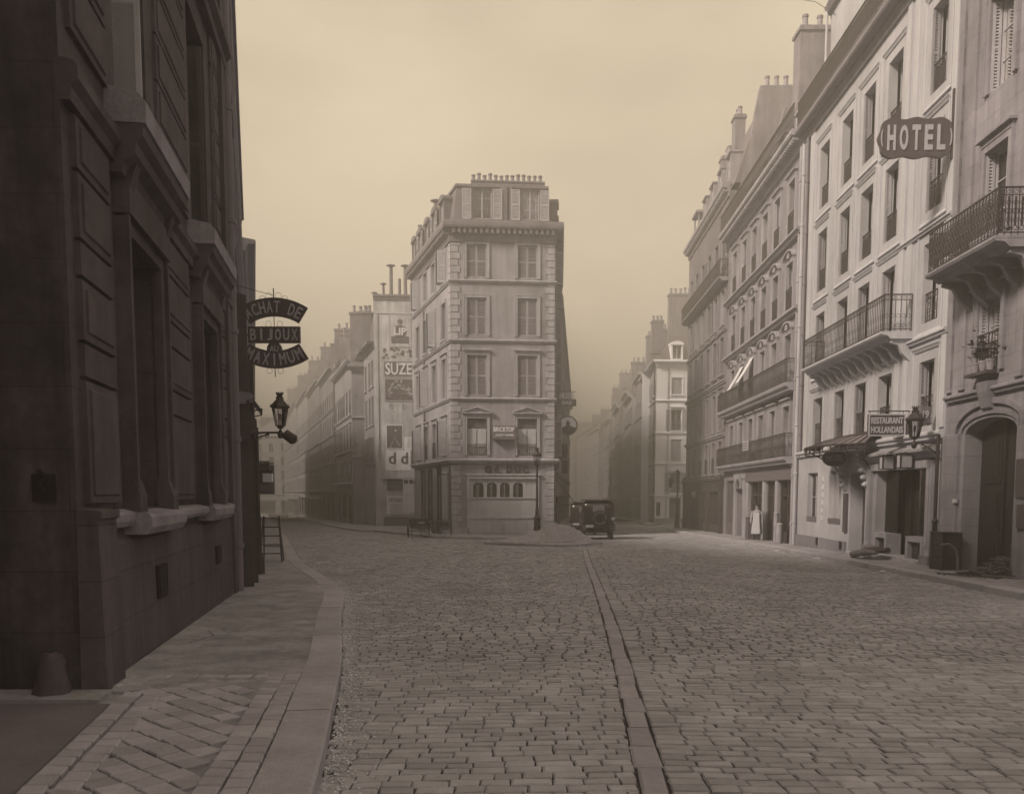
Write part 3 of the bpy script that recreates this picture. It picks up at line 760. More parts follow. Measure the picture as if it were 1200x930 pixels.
# ---- added building nearer than the passage, unseen outside the frame: it shades the near pavement
NB_ = Face((-1.5,-14.0),(-2.95,3.6)); NR = Face((-2.95,3.6),(-12.5,3.9))
B = thing('added_shade_building','unseen sooty building added on the near side of the carriage passage for its shade','building',(-5,-4,0))
hs = [(u-.65,u+.65,z,z+2.7) for u in (2.5,6.2,9.9,13.6) for z in (1.4,5.4,9.4)]
wall(B,NB_,0,NB_.L,-.6,15,hs,M_sootw,back=7,sides=(1,0)); wall(B,NR,0,NR.L,-.6,15,[],M_sootr,back=0,name='return_wall')
for a_,c_,z_,y_ in hs: window(B,NB_,(a_+c_)/2,z_,1.3,2.7,depth=.2,fm=M_wood,sur=(M_soot,.16,.08,True,1))
cornice(B,NB_,0,NB_.L,14.3,.6,.4,M_soot,dent=0); strip(B,NB_,0,NB_.L,4.72,.3,.14,M_soot); strip(B,NB_,0,NB_.L,1.2,.16,.14,M_sill,'sill')
# ---- left street, left side: dark shop building behind it, then the far row
LS = Face((-5.09,16.0),(-5.09-.3*18.5,34.5))
B = thing('shop_building','dark narrow shop building seen edge-on just behind the left downpipe','building',(-6,20,gz(20)))
hs = []
for z in (3.7,6.6,9.4):
    for i in range(6): hs.append((1.6+i*3,2.6+i*3,z,z+1.9))
hs += [(1.4,4.6,.1,2.4),(5.6,8.6,.1,2.4),(10,13,.1,2.4)]
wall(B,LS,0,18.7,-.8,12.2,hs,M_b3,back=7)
for h_ in hs[:18]: window(B,LS,(h_[0]+h_[1])/2,h_[2],1.0,1.9,rail=2,sur=(M_b3t,.1,.02,False,0))
for h_ in hs[18:]:
    b = MB(); u0,u1 = h_[:2]
    b.fbox(LS,u0,u1,-.4,.45,-.12,.06)
    for i in range(5): q = u0+(u1-u0)*i/4; b.fbox(LS,q-.04,q+.04,.45,2.4,-.1,.08)
    b.build('shopfront',M_wood,B)
strip(B,LS,0,18.7,2.62,.45,.34,M_wood,'shop_fascia'); strip(B,LS,0,18.7,3.3,.2,.28,M_b3t); strip(B,LS,0,18.7,6.1,.2,.09,M_b3t); strip(B,LS,0,18.7,9.0,.2,.07,M_b3t); cornice(B,LS,0,18.7,11.8,.5,.12,M_b3t,dent=0)
b = MB(); b.prof(LS,.15,.5,[(0,-.4),(.22,-.4),(.2,5.3),(0,5.35)]); b.build('shop_pilaster',M_wood,B)
b = MB(); b.prof(LS,1.0,1.3,[(0,-.4),(.3,-.4),(.3,4.2),(0,4.3)]); b.build('shop_pilaster',M_wood,B)
mansard(B,LS,0,18.7,12.3,2.0,.8,M_zinc)
def cloth(name,lab,F,u0,u1,z0,z1,d0,d1,m,cat='awning',group=None,rod=True):
    t = thing(name,lab,cat,(*F.p((u0+u1)/2,0),z1),0,group)
    b = MB(); n=10; vs=[]
    for i in range(n+1):
        for j in range(7):
            q = j/6; d = d0+(d1-d0)*q; z = z1+(z0-z1)*q-.03*sin(q*pi)+.01*sin(i*1.3); x,y = F.p(u0+(u1-u0)*i/n,d); vs.append((x,y,z))
    k = len(vs); vs += [(x,y,z-.012) for x,y,z in vs]
    fs = [(i*7+j,i*7+j+1,(i+1)*7+j+1,(i+1)*7+j) for i in range(n) for j in range(6)]
    b.add(vs,fs+[tuple(q+k for q in f[::-1]) for f in fs]+[(i*7+6,(i+1)*7+6,(i+1)*7+6+k,i*7+6+k) for i in range(n)]+[(j,j+1,j+1+k,j+k) for j in range(6)]+[(n*7+j+1,n*7+j,n*7+j+k,n*7+j+1+k) for j in range(6)])
    b.build('canvas',m,t)
    if rod:
        b = MB()
        for u in (u0+.02,u1-.02):
            a = F.p(u,.02); c = F.p(u,d1); b.tube([(a[0],a[1],z0-.1),(c[0],c[1],z0)],.014,6)
        a = F.p(u0,d1); c = F.p(u1,d1); b.tube([(a[0],a[1],z0),(c[0],c[1],z0)],.018,6); b.build('awning_frame',M_iron,t)
    return t
cloth('awning','small pale slanting shop blind high beside the left downpipe under the jewellery sign',LS,1.6,3.0,3.35,3.95,.05,.45,M_blind)

def row_house(lab,F,zc,nb,fl,m,mt,u0=0,u1=None,roof=1.8,chim=None,ww=.95,shut=None,rail=2,name='apartment_house',detail=True,shop=True,cat='building',roofm=None,back=8,zb=None,ledges=True,ang=None,dz=.55,set_=.25):
    u1 = u1 if u1 is not None else F.L; mx,my = F.p((u0+u1)/2); B = thing(name,lab,cat,(mx,my,gz(my)))
    zb = zb if zb is not None else gz(my)-1.2; hs = []; wn = []
    for zi,(a,c) in enumerate(fl):
        for i in range(nb):
            u = u0+(u1-u0)*(i+.5)/nb; hs.append((u-ww/2,u+ww/2,a,c)); wn.append((u,a,c-a,zi,i))
    sh = []
    if shop:
        g0 = gz(my)+.15; n = max(1,nb//2)
        for i in range(n): a = u0+(u1-u0)*(i+.12)/n; c = u0+(u1-u0)*(i+.88)/n; sh.append((a,c,g0,g0+2.5,.3))
    wall(B,F,u0,u1,zb,zc,hs+sh,m,back=back)
    for (u,a,h,zi,i) in wn:
        st = shut
        if shut == 'mix': st = random.choice(['open',None,'closed',None])
        fo = window(B,F,u,a,ww,h,fm=M_frame,curt=random.choice([0,1,3,None]) if detail else None,shut=st,rail=rail if detail else None,sur=(mt,.1,.04,True,1 if zi%2 else 0) if detail else None,bars=3)
    for (a,c,z0,z1,_) in sh:
        b = MB(); b.fbox(F,a,c,z0-.3,z0+.55,-.2,-.1); b.fbox(F,a,c,z1-.1,z1+.35,-.05,.16)
        for k in range(4): q = a+(c-a)*k/3; b.fbox(F,q-.06,q+.06,z0+.55,z1,-.2,-.05)
        b.build('shopfront',M_wood,B)
    if ledges:
        for zi,(a,c) in enumerate(fl): strip(B,F,u0,u1,a-dz*.5,.18,.16 if zi else .3,mt)
    cornice(B,F,u0,u1,zc-.3,.45,.5,mt,dent=.4 if detail else 0)
    if roof: mansard(B,F,u0,u1,zc+.1,roof,roof*.45,roofm or M_zinc,set_=set_)
    if chim:
        for (u,w_,d,t_,z1,pots) in chim:   # position along, thickness along u, set-back, depth across, top
            x,y = F.p(u,-d); chimney(B,x-t_/2,x+t_/2,y-w_/2,y+w_/2,zc-.2,z1,pots,ax='x')
    return B
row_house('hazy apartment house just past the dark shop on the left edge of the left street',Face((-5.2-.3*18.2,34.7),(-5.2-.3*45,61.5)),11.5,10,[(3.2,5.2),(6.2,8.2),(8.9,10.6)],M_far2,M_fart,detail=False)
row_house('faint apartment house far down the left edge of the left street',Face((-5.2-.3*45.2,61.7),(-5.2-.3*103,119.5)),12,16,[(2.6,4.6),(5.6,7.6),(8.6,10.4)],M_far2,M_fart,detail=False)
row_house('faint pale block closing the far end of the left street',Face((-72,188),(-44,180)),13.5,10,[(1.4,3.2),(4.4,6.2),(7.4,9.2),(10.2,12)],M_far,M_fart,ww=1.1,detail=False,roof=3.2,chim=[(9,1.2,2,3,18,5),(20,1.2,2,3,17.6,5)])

# ---- the flatiron corner building
FF = Face((-3.34,47.72),(2.36,48.22)); LDIR = (-.3052,.9523); LL = 10.6
FL = Face((-3.34+LDIR[0]*LL,47.72+LDIR[1]*LL),(-3.34,47.72))
q_ = hypot(.056,1); RL = 13.2
FRt = Face((2.36,48.22),(2.36+.056/q_*RL,48.22+RL/q_))
B = thing('corner_building','narrow pale stone corner building at the fork of the streets with a mansard attic','building',(-.5,49.5,gz(49.5)))
gF = gz(47.9,.13)
F3 = [(13.35,15.15),(10.25,12.3),(6.98,9.2),(3.72,5.75)]
UC = [1.4,4.2]; hs = []
for u in UC:
    for a,c in F3: hs.append((u-.55,u+.55,a,c))
shop = (.95,4.75,gF+.02,2.42,.18)
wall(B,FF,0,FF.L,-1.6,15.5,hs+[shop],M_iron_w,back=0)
ULs = [1.6,3.95,6.3,8.9]
hl = [(u-.5,u+.5,a,c) for u in ULs for a,c in F3]+[(7.2,8.0,gF,2.9),(4.6,5.5,gF,2.9),(2.6,3.4,gF,2.9)]
wall(B,FL,0,FL.L,-1.9,15.5,hl,M_iron_w,back=0)
URs = [1.5+2.0*i for i in range(6)]
hr = [(u-.5,u+.5,a,c) for u in URs for a,c in F3]
wall(B,FRt,0,FRt.L,-2.0,15.5,hr,M_iron_w,back=0)
# back wall and flat top
a = FL.p(0); c = FRt.p(FRt.L); BK = Face(c,a)
wall(B,BK,0,BK.L,-2,15.5,[],M_iron_w,back=0,name='rear_wall')
kl_,kr_ = .795,.85
for z in (13.08,9.88,6.72):
    strip(B,FL,0,FL.L,z,.16,.14,M_iron_t,m1=kl_); strip(B,FF,0,FF.L,z,.16,.14,M_iron_t,m0=kl_,m1=kr_); strip(B,FRt,0,FRt.L,z,.16,.14,M_iron_t,m0=kr_)
for F_,m0,m1 in ((FL,0,kl_),(FF,kl_,kr_),(FRt,kr_,0)):
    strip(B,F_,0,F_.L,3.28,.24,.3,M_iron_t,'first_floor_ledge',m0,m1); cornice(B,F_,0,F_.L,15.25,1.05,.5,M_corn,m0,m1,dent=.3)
# quoins
def quoins(F,at,side,z0,z1,m,w1=.5,w2=.38,d=.035):
    b = MB(); z = z0; i = 0
    while z < z1-.1:
        h = min(.36,z1-z); w_ = w1 if i%2 else w2
        u0,u1 = (at,at+w_) if side > 0 else (at-w_,at); b.prof(F,u0,u1,[(-.01,z+.01),(d,z+.025),(d,z+h-.025),(-.01,z+h-.01)]); z += h; i += 1
    return b.build('quoins',m,B)
for z0,z1 in ((gF+.3,3.2),(3.55,6.7),(6.9,9.85),(10.05,13.05),(13.25,15.2)):
    quoins(FF,0.0,1,z0,z1,M_iron_t); quoins(FF,FF.L,-1,z0,z1,M_iron_t); quoins(FL,FL.L,-1,z0,z1,M_iron_t)
for u in UC:
    for i,(a_,c_) in enumerate(F3):
        if i < 3: window(B,FF,u,a_,1.1,c_-a_,shut='closed',sur=(M_iron_t,.16,.05,False,1 if i == 2 else 0),depth=.2,sm=M_shut)
        else:
            fo = window(B,FF,u,a_,1.1,c_-a_,sur=(M_iron_t,.16,.06,False,2),depth=.2,fm=M_shopw,curt=3,rail=0,rh=.62)
            b = MB(); b.box(-.5,.5,-.03,.03,c_-a_-.5,c_-a_-.02); b.build('fanlight_shade',M_framed,fo,FF.M(u,a_,-.17))
            b = MB()
            for k_ in (-1,1): b.box(min(k_*.03,k_*.5),max(k_*.03,k_*.5),-.02,.02,.02,c_-a_-.55); b.box(min(k_*.1,k_*.43),max(k_*.1,k_*.43),-.035,-.02,.1,.7)
            b.build('shutter',M_shopw,fo,FF.M(u,a_,-.1))
for F_,us,sh_ in ((FL,ULs,M_shutl),(FRt,URs,M_shut)):
    for j,u in enumerate(us):
        for i,(a_,c_) in enumerate(F3):
            window(B,F_,u,a_,1.0,c_-a_,shut=('reveal' if (i+j)%3 else 'ajar'),sur=(M_iron_t,.14,.05,i<3,1 if i >= 2 else 0),curt=None if j%2 else 1,sm=sh_,rail=2 if i == 3 else None)
# ground floor of the left side: doors and panels
for (a_,c_) in ((7.2,8.0),(4.6,5.5),(2.6,3.4)):
    b = MB(); b.fbox(FL,a_,c_,gF-.3,2.9,-.3,-.2); b.fbox(FL,a_+.1,c_-.1,gF+.3,gF+1.0,-.2,-.17); b.fbox(FL,a_-.1,a_,gF-.3,3.0,-.02,.07); b.fbox(FL,c_,c_+.1,gF-.3,3.0,-.02,.07); b.fbox(FL,a_-.1,c_+.1,3.0,3.1,-.02,.1); b.build('side_door',M_wood,B)
b = MB(); b.fbox(FL,8.3,9.75,gF+.75,2.85,.0,.06); b.build('painted_panel',M_shopw,B)
b = MB(); b.fbox(FL,5.7,10.6,gF-.6,gF+.62,-.02,.05); b.build('side_plinth',M_corn,B)
b = MB(); b.fbox(FF,0,.95,gF-.6,gF+.3,-.02,.09); b.fbox(FF,4.75,FF.L,gF-.6,gF+.3,-.02,.09); b.build('plinth',M_iron_t,B)
# shop front with four arched lights
b = MB(); u0,u1 = .95,4.75
b.fbox(FF,u0-.12,u0,gF,2.55,-.02,.09); b.fbox(FF,u1,u1+.12,gF,2.55,-.02,.09); b.fbox(FF,u0-.12,u1+.12,2.42,2.62,-.02,.1); b.fbox(FF,u0-.2,u1+.2,2.62,2.7,-.02,.16)
zb0,zb1 = gF,gF+.85
b.fbox(FF,u0,u1,zb0-.3,zb1,-.15,-.02); b.fbox(FF,u0,u1,zb1,zb1+.08,-.15,.04)
for i in range(7): q = u0+(u1-u0)*i/6; b.fbox(FF,max(u0,q-.05),min(u1,q+.05),zb0,zb1,-.02,.03)
b.fbox(FF,u0,u1,zb1+.08,1.32,-.15,-.03)
for i in range(6): q = u0+(u1-u0)*(i+.5)/6; b.fbox(FF,q-.005,q+.005,zb1+.1,1.3,-.03,-.022)
b.fbox(FF,u0,u1,1.32,1.4,-.15,.03)
ws = [(1.18,1.76),(1.95,2.5),(2.68,3.22),(3.42,3.98)]
edges_ = [u0]+[x for w_ in ws for x in w_]+[4.14,u1]
for i in range(0,len(edges_)-1,2): b.fbox(FF,edges_[i],edges_[i+1],1.4,2.42,-.15,-.03)
for (a_,c_) in ws:
    r = (c_-a_)/2; m_ = (a_+c_)/2; n_ = 8
    for k_ in range(n_):
        q0 = pi*k_/n_; q1 = pi*(k_+1)/n_; A = (m_-r*cos(q0),2.02+.2*sin(q0)); D = (m_-r*cos(q1),2.02+.2*sin(q1))
        P_ = [FF.p(A[0],-.03),FF.p(D[0],-.03),FF.p(D[0],-.15),FF.p(A[0],-.15)]
        b.hexa([(P_[0][0],P_[0][1],A[1]),(P_[1][0],P_[1][1],D[1]),(P_[2][0],P_[2][1],D[1]),(P_[3][0],P_[3][1],A[1])]+[(x,y,2.42) for x,y in P_])
    b.fbox(FF,m_-.012,m_+.012,1.4,2.2,-.11,-.08)
b.fbox(FF,4.14,u1,1.4,2.42,-.15,-.05)
sf = b.build('shopfront',M_shopw,B)
b = MB()
for (a_,c_) in ws: b.fbox(FF,a_,c_,1.4,2.24,-.14,-.12)
b.build('shop_glass',M_glass,sf)
b = MB()
for (a_,c_) in ws: b.fbox(FF,a_+.12,a_+.28,1.4,2.1,-.3,-.28)
b.build('shop_curtain',M_curt,sf)
# attic: steep mansard front with two wide dormer windows and open shutters
za,zt = 16.3,18.3
def poly_inset(d):
    """outline of the block offset inward by d (front-left, front-right, rear-right, rear-left)"""
    a = Vector(FF.p(0)); c = Vector(FF.p(FF.L)); e = Vector(FRt.p(FRt.L)); f = Vector(FL.p(0))
    def line(F,dd): p = Vector(F.p(0,-dd)); return p, Vector(F.d)
    def isx(A,Bq):
        (p,r),(q,s_) = A,Bq; cr_ = r.x*s_.y-r.y*s_.x; t = ((q-p).x*s_.y-(q-p).y*s_.x)/cr_; return p+r*t
    lf,rf,ff,bf = line(FL,d),line(FRt,d),line(FF,d),line(BK,0)
    return [isx(ff,lf),isx(ff,rf),isx(rf,bf),isx(lf,bf)]
lo = poly_inset(.15); hi = poly_inset(.45); rd = poly_inset(1.3)
b = MB(); vs = [(p.x,p.y,za-.1) for p in lo]+[(p.x,p.y,zt) for p in hi]; b.add(vs,[(3,2,1,0),(4,5,6,7),(0,1,5,4),(1,2,6,5),(2,3,7,6),(3,0,4,7)]); b.build('roof',M_zinc,B)
b = MB(); hi2 = poly_inset(.36); vs = [(p.x,p.y,zt) for p in hi2]+[(p.x,p.y,zt+.14) for p in hi2]; b.hexa(vs); b.build('roof_coping',M_corn,B)
DORM = lambda F,u,w_,h_,z,face: None
def dormer(F,u,w_,h_,z,out=.02,shut=None,zinc=M_zinc,wall_m=None,closed=False,arch=False):
    b = MB(); t = .14
    b.fbox(F,u-w_/2-t,u-w_/2,z,z+h_,-1.2,out); b.fbox(F,u+w_/2,u+w_/2+t,z,z+h_,-1.2,out); b.fbox(F,u-w_/2-t-.06,u+w_/2+t+.06,z+h_,z+h_+.1,-1.3,out+.08); b.fbox(F,u-w_/2,u+w_/2,z-.02,z+.06,-1.2,out+.03)
    if arch: 
        for k in range(6):
            q0 = pi*k/6; q1 = pi*(k+1)/6; r = w_/2+t+.04; A = (u-r*cos(q0),z+h_+.1+.25*sin(q0)); D = (u-r*cos(q1),z+h_+.1+.25*sin(q1)); P_ = [F.p(A[0],out+.06),F.p(D[0],out+.06),F.p(D[0],-1.2),F.p(A[0],-1.2)]
            b.hexa([(P_[0][0],P_[0][1],z+h_+.1),(P_[1][0],P_[1][1],z+h_+.1),(P_[2][0],P_[2][1],z+h_+.1),(P_[3][0],P_[3][1],z+h_+.1),(P_[0][0],P_[0][1],A[1]+.01),(P_[1][0],P_[1][1],D[1]+.01),(P_[2][0],P_[2][1],D[1]+.01),(P_[3][0],P_[3][1],A[1]+.01)])
    b.fbox(F,u-w_/2,u+w_/2,z+.06,z+h_,-1.0,-.9,1)
    dm = b.build('dormer',[wall_m or zinc,M_dark],DB[0])
    M = F.M(u,z+.06,out-.09); place('window_frame', frame_mesh(w_,round(h_-.06,3),M_frame,2,3), dm, M); place('pane', pane_mesh(w_,round(h_-.06,3)), dm, M)
    place('curtain', curtain_mesh(w_,round(h_-.06,3),3 if closed else 1), dm, M)
    if shut:
        for k in (-1,1): place('shutter', shutter_mesh(round(w_*.48,3),round(h_-.1,3),shut), dm, F.M(u+(-w_/2-w_*.48-.06 if k < 0 else w_/2+.06),z+.04,out+.04))
    return dm
DB = [B]
for u in (1.72,4.35): dormer(FF,u,1.05 if u < 3 else 1.0,1.72,za+.12,.0,M_shutl,closed=True)
b = MB(); b.fbox(FF,2.72,3.1,za,zt,-.5,-.02); b.fbox(FF,3.22,3.34,za,zt,-.5,.02); b.build('attic_pier',M_zinc,B)
for i,u in enumerate((1.0,3.0,5.0,7.0,9.0)): dormer(FL,u,.8,1.45,za+.05,.12,M_shutl if i%2 else None,arch=True)
for u in (1.6,4.4,7.2,10): dormer(FRt,u,.8,1.4,za+.05,.12,None,arch=True)
x,y = FF.p(2.9,-1.5)
b = MB(); b.prof(FF,1.15,5.25,[(-.75,zt),(-.75,zt+.42),(-.7,zt+.42),(-.7,zt+.5),(-1.35,zt+.5),(-1.35,zt+.42),(-1.3,zt+.42),(-1.3,zt)]); ch = b.build('chimney',M_chim,B)
for i in range(13):
    x,y = FF.p(1.3+i*.31,-1.02); q = MB() if i == 0 else None
    me = kit(('pot2',),lambda: (lambda q: (q.lathe((0,0,0),[(.11,0),(.1,.05),(.09,.3),(.12,.33),(.12,.4)],9),q.mesh('chimney_pot',M_pot,True))[1])(MB()))
    place('chimney_pot',me,ch,Matrix.Translation((x,y,zt+.5)) @ Matrix.Scale(random.uniform(.75,1.1),4,(0,0,1)))
def stack(B,x,y,z0,h,r=.1,cap=True,name='stove_pipe'):
    b = MB(); b.tube([(x,y,z0),(x,y,z0+h)],r,10)
    if cap: b.lathe((x,y,z0+h+.08),[(r*2.6,0),(r*2.4,.05),(r*.4,.14)],10); b.tube([(x,y,z0+h),(x,y,z0+h+.1)],r*.4,6)
    return b.build(name,M_pipe,B,smooth=True)
x,y = FL.p(2.6,-1.0); stack(B,x,y,17.6,2.3,.13); x,y = FL.p(1.6,-.9); stack(B,x,y,17.4,.8,.09)
x,y = FL.p(.6,-.7); chimney(B,x-.45,x+.45,y-.3,y+.3,15.5,18.6,3,ax='x')
x,y = FRt.p(11,-1); chimney(B,x-.45,x+.3,y-.3,y+.3,15.5,18.2,2,ax='x')
for k in range(2): x,y = FRt.p(1.0,-.5)
pipe(B,FL,10.35,gF,3.1,.08,.05)
pipe(B,FL,3.7,-.4,13,.08,.05)

# ---- right street, left side: row continuing behind the flatiron
FR2 = Face(FRt.p(RL+.05),(FRt.p(0)[0]+.076*95,48.2+95))
row_house('hazy apartment row seen edge-on behind the right flank of the corner building',FR2,15.4,22,[(3.2,5.4),(6.4,8.6),(9.6,11.8),(12.6,14.6)],M_far2,M_fart,detail=False,roof=2.0)

# ---- left street, right side: the gable with painted advertisements and the row behind
ax0,ay0 = -10.72,67.4
AF = Face((ax0,ay0),(ax0+4.6,ay0+.3))          # the bare gable facing the square
AS_ = Face((ax0-.315*5.6,ay0+5.6),(ax0,ay0))
B = thing('gable_building','narrow house with a bare gable of painted advertisements and tall stove pipes','building',(ax0,ay0,gz(ay0)))
wall(B,AF,0,AF.L,-2.2,16.9,[],M_ad,back=0,name='gable_wall')
hs = [(u-.45,u+.45,a_,c_) for u in (1.3,3.4,5.0) for a_,c_ in ((4.0,6.0),(7.0,9.2),(10.0,12.0))]
wall(B,AS_,0,AS_.L,-2.2,13.0,hs,M_far,back=0)
for h_ in hs: window(B,AS_,(h_[0]+h_[1])/2,h_[2],.9,h_[3]-h_[2],sur=(M_fart,.1,.04,True,0),shut='ajar' if h_[2] < 5 else None)
b = MB(); p0 = AF.p(AF.L); p1 = AF.p(AF.L,-6); p2 = AF.p(0,-6); vs = [(*AF.p(0),13),(*AS_.p(0),13),(AS_.p(0)[0]+.9,AS_.p(0)[1],16.6),(AF.p(0)[0]+.4,AF.p(0)[1]+.02,16.6)]
b.add([(*AS_.p(0),13.0),(*AS_.p(AS_.L),13.0),(AF.p(.35)[0],AF.p(.35)[1]+.1,16.8),(AS_.p(0)[0]+1.5,AS_.p(0)[1],16.8)],[(0,1,2,3)])
b.add([(*AF.p(.35,-.1),16.85),(*AF.p(AF.L),16.85),(*AF.p(AF.L,-6),16.85),(AS_.p(0)[0]+1.5,AS_.p(0)[1],16.85)],[(0,1,2,3)]); b.add([(*AF.p(AF.L),-2),(*AF.p(AF.L,-6),-2),(*AF.p(AF.L,-6),16.85),(*AF.p(AF.L),16.85)],[(0,1,2,3)]); b.build('roof',M_zinc,B)
cornice(B,AS_,0,AS_.L,12.8,.5,.6,M_far2,m1=.5,dent=0); strip(B,AF,-.02,AF.L,16.5,.4,.16,M_corn,'coping'); strip(B,AF,0,AF.L,15.4,.1,.05,M_fart,'gable_band')
b = MB(); b.fbox(AF,0,.32,-2,15.4,0,.06); b.fbox(AF,2.95,3.18,9,15.4,0,.05); b.build('gable_pilaster',M_ad,B)
for du,h_,r in ((.05,1.8,.1),(.75,.9,.1),(1.35,2.3,.14),(2.0,1.4,.12),(2.45,2.3,.14),(3.1,1.3,.12)):
    x,y = AF.p(du,-.5); stack(B,x,y,16.8 if du > .3 else 15.2,h_ ,r,cap=h_ != 1.4)
x,y = AF.p(-.9,-3.2); chimney(B,x-.6,x+.5,y-.4,y+.4,13,16.2,3,ax='x')
def AT(u): return AF.M(u,0,0)
Mg = AF.M(0,0,0)
def board(B,F,u0,u1,z0,z1,m,name='poster',d=.03,rim=None,label=None):
    b = MB(); b.fbox(F,u0,u1,z0,z1,.0,d,0)
    if rim:
        t = .07; e = d+.015
        for (a_,c_,e_,g_) in ((u0,u1,z1-t,z1),(u0,u1,z0,z0+t),(u0,u0+t,z0+t,z1-t),(u1-t,u1,z0+t,z1-t)): b.fbox(F,a_,c_,e_,g_,d-.001,e,1)
    o = b.build(name,[m,rim or m],B)
    if label: o['label'] = label
    return o
# advertisements painted and pasted on the gable (parts of the house)
o = board(B,AF,1.18,2.9,12.9,15.45,M_ad,'painted_advertisement',.03,M_fart,label='painted clock advertisement lettered LIP')
b = MB(); b.lathe((2.04,-.05,14.1),[(.0,0),(.5,0),(.5,.02),(.0,.02)],20,ax='y'); b.lathe((2.04,-.05,14.85),[(.0,0),(.2,0),(.2,.02),(0,.02)],14,ax='y'); b.build('medallion',M_post2,o,Mg)
lettering(o,Mg,[dict(txt='LIP',cx=2.04,cz=14.1,wd=.95,ht=.55,y=-.075,th=.02,bold=.03)],M_poster)
b = MB(); b.box(1.35,2.7,-.05,-.03,13.2,13.72); b.build('dark_band',M_post2,o,Mg)
b = MB(); b.box(.55,3.05,-.0015,.001,11.9,12.85,1)
for i in range(30): x=random.uniform(.6,2.9); z=random.uniform(11.95,12.75); r=random.uniform(.04,.2); b.box(x,x+r*1.4,-.012-.0003*i,-.002,z,z+r)
b.build('faded_lettering',[M_post2,M_ad],B,Mg)
o = board(B,AF,.72,3.05,10.62,11.85,M_post2,'painted_advertisement',.03,M_fart,label='painted advertisement lettered SUZE')
lettering(o,Mg,[dict(txt='SUZE',cx=1.89,cz=11.25,wd=2.05,ht=.92,y=-.06,th=.02,bold=.02)],M_poster)
o = board(B,AF,.78,3.05,8.75,10.5,M_post2,'painted_advertisement',.03,M_fart,label='dark painted panel with pale blossoms')
b = MB()
for i in range(46):
    cx,cz = random.choice([(1.35,9.5),(1.95,9.9),(2.6,9.5)]); x = cx+random.gauss(0,.2); z = cz+random.gauss(0,.2); x = min(2.9,max(.95,x)); z = min(10.3,max(8.95,z)); r = random.uniform(.03,.12); a = random.random()*3
    b.add([(x+r*cos(a+q),-.04-.0004*i,z+r*sin(a+q)) for q in (0,1.3,2.5,3.8,5.1)],[(0,1,2,3,4)])
b.build('blossoms',M_fart,o,Mg)
o = board(B,AF,.78,3.1,7.3,8.6,M_ad,'painted_advertisement',.012,None,label='faded scroll band on bare plaster')
b = MB()
for x in (1.3,2.3): b.ring((x,-.02,8.35),.14,.02,12,4)
b.build('scroll',M_post2,o,Mg)
board(B,AF,.85,2.2,5.05,6.95,M_post2,'poster',.03,M_poster,label='dark framed poster')
b = MB(); b.lathe((1.6,-.05,6.5),[(.0,0),(.07,0),(.07,.02),(0,.02)],8,ax='y'); b.tube([(1.2,-.04,5.2),(1.5,-.04,6.0),(1.9,-.04,5.3)],.02,4); b.build('poster_figure',M_poster,B,Mg)
board(B,AF,2.26,3.4,5.0,6.0,M_poster,'poster',.025,label='white notice')
b = MB()
for i in range(9): b.box(2.4+.02*i,3.2,-.035,-.025,5.15+.09*i,5.17+.09*i)
b.build('print_lines',M_post2,B,Mg)
o = board(B,AF,.8,2.75,3.4,4.98,M_poster,'poster',.025,label='white poster with big dark initials')
lettering(o,Mg,[dict(txt='d d',cx=1.8,cz=4.35,wd=1.5,ht=.9,y=-.05,th=.02,bold=.02)],M_post2)
board(B,AF,2.8,3.4,3.9,4.9,M_post2,'poster',.02,label='grey poster')
o = board(B,AF,.9,2.7,1.85,2.65,M_framed,'shop_blind',.1,M_woodm,label='dark slatted shop shutter')
board(B,AF,.5,3.4,2.72,2.9,M_ad,'shop_cornice',.3)
o = board(B,AF,.84,2.72,-.02,1.4,M_poster,'poster',.04,M_poster,label='white poster headed LE SALON')
lettering(o,Mg,[dict(txt='LE SALON',cx=1.75,cz=1.1,wd=1.4,ht=.3,y=-.08,th=.02,bold=.02)]+[dict(txt='x x x x x x x',cx=1.75,cz=.7-.2*i,wd=1.2,ht=.05,y=-.07,th=.02) for i in range(0)],M_post2)
b = MB()
for i in range(5): b.box(1.1,2.4-.1*(i%2),-.07,-.055,.1+.15*i,.125+.15*i)
b.build('print_lines',M_post2,B,Mg)
board(B,AF,.6,3.5,-1.3,-.25,M_framed,'shop_base',.05)
# row on the right side of the left street
a_ = (ax0-.315*5.8-1.0,ay0+5.7)
F_ = Face((a_[0]-.315*13,a_[1]+13),a_)
B2 = row_house('hazy house with a tall party wall and chimney pots just beyond the painted gable',F_,12.7,6,[(2.6,4.4),(5.4,7.4),(8.4,10.4)],M_far,M_fart,roof=2.9,rail=2,shut='mix',chim=[(12.6,.8,2.2,4.2,17.0,7),(1.0,.7,2,3,17.2,4)],ww=.95)
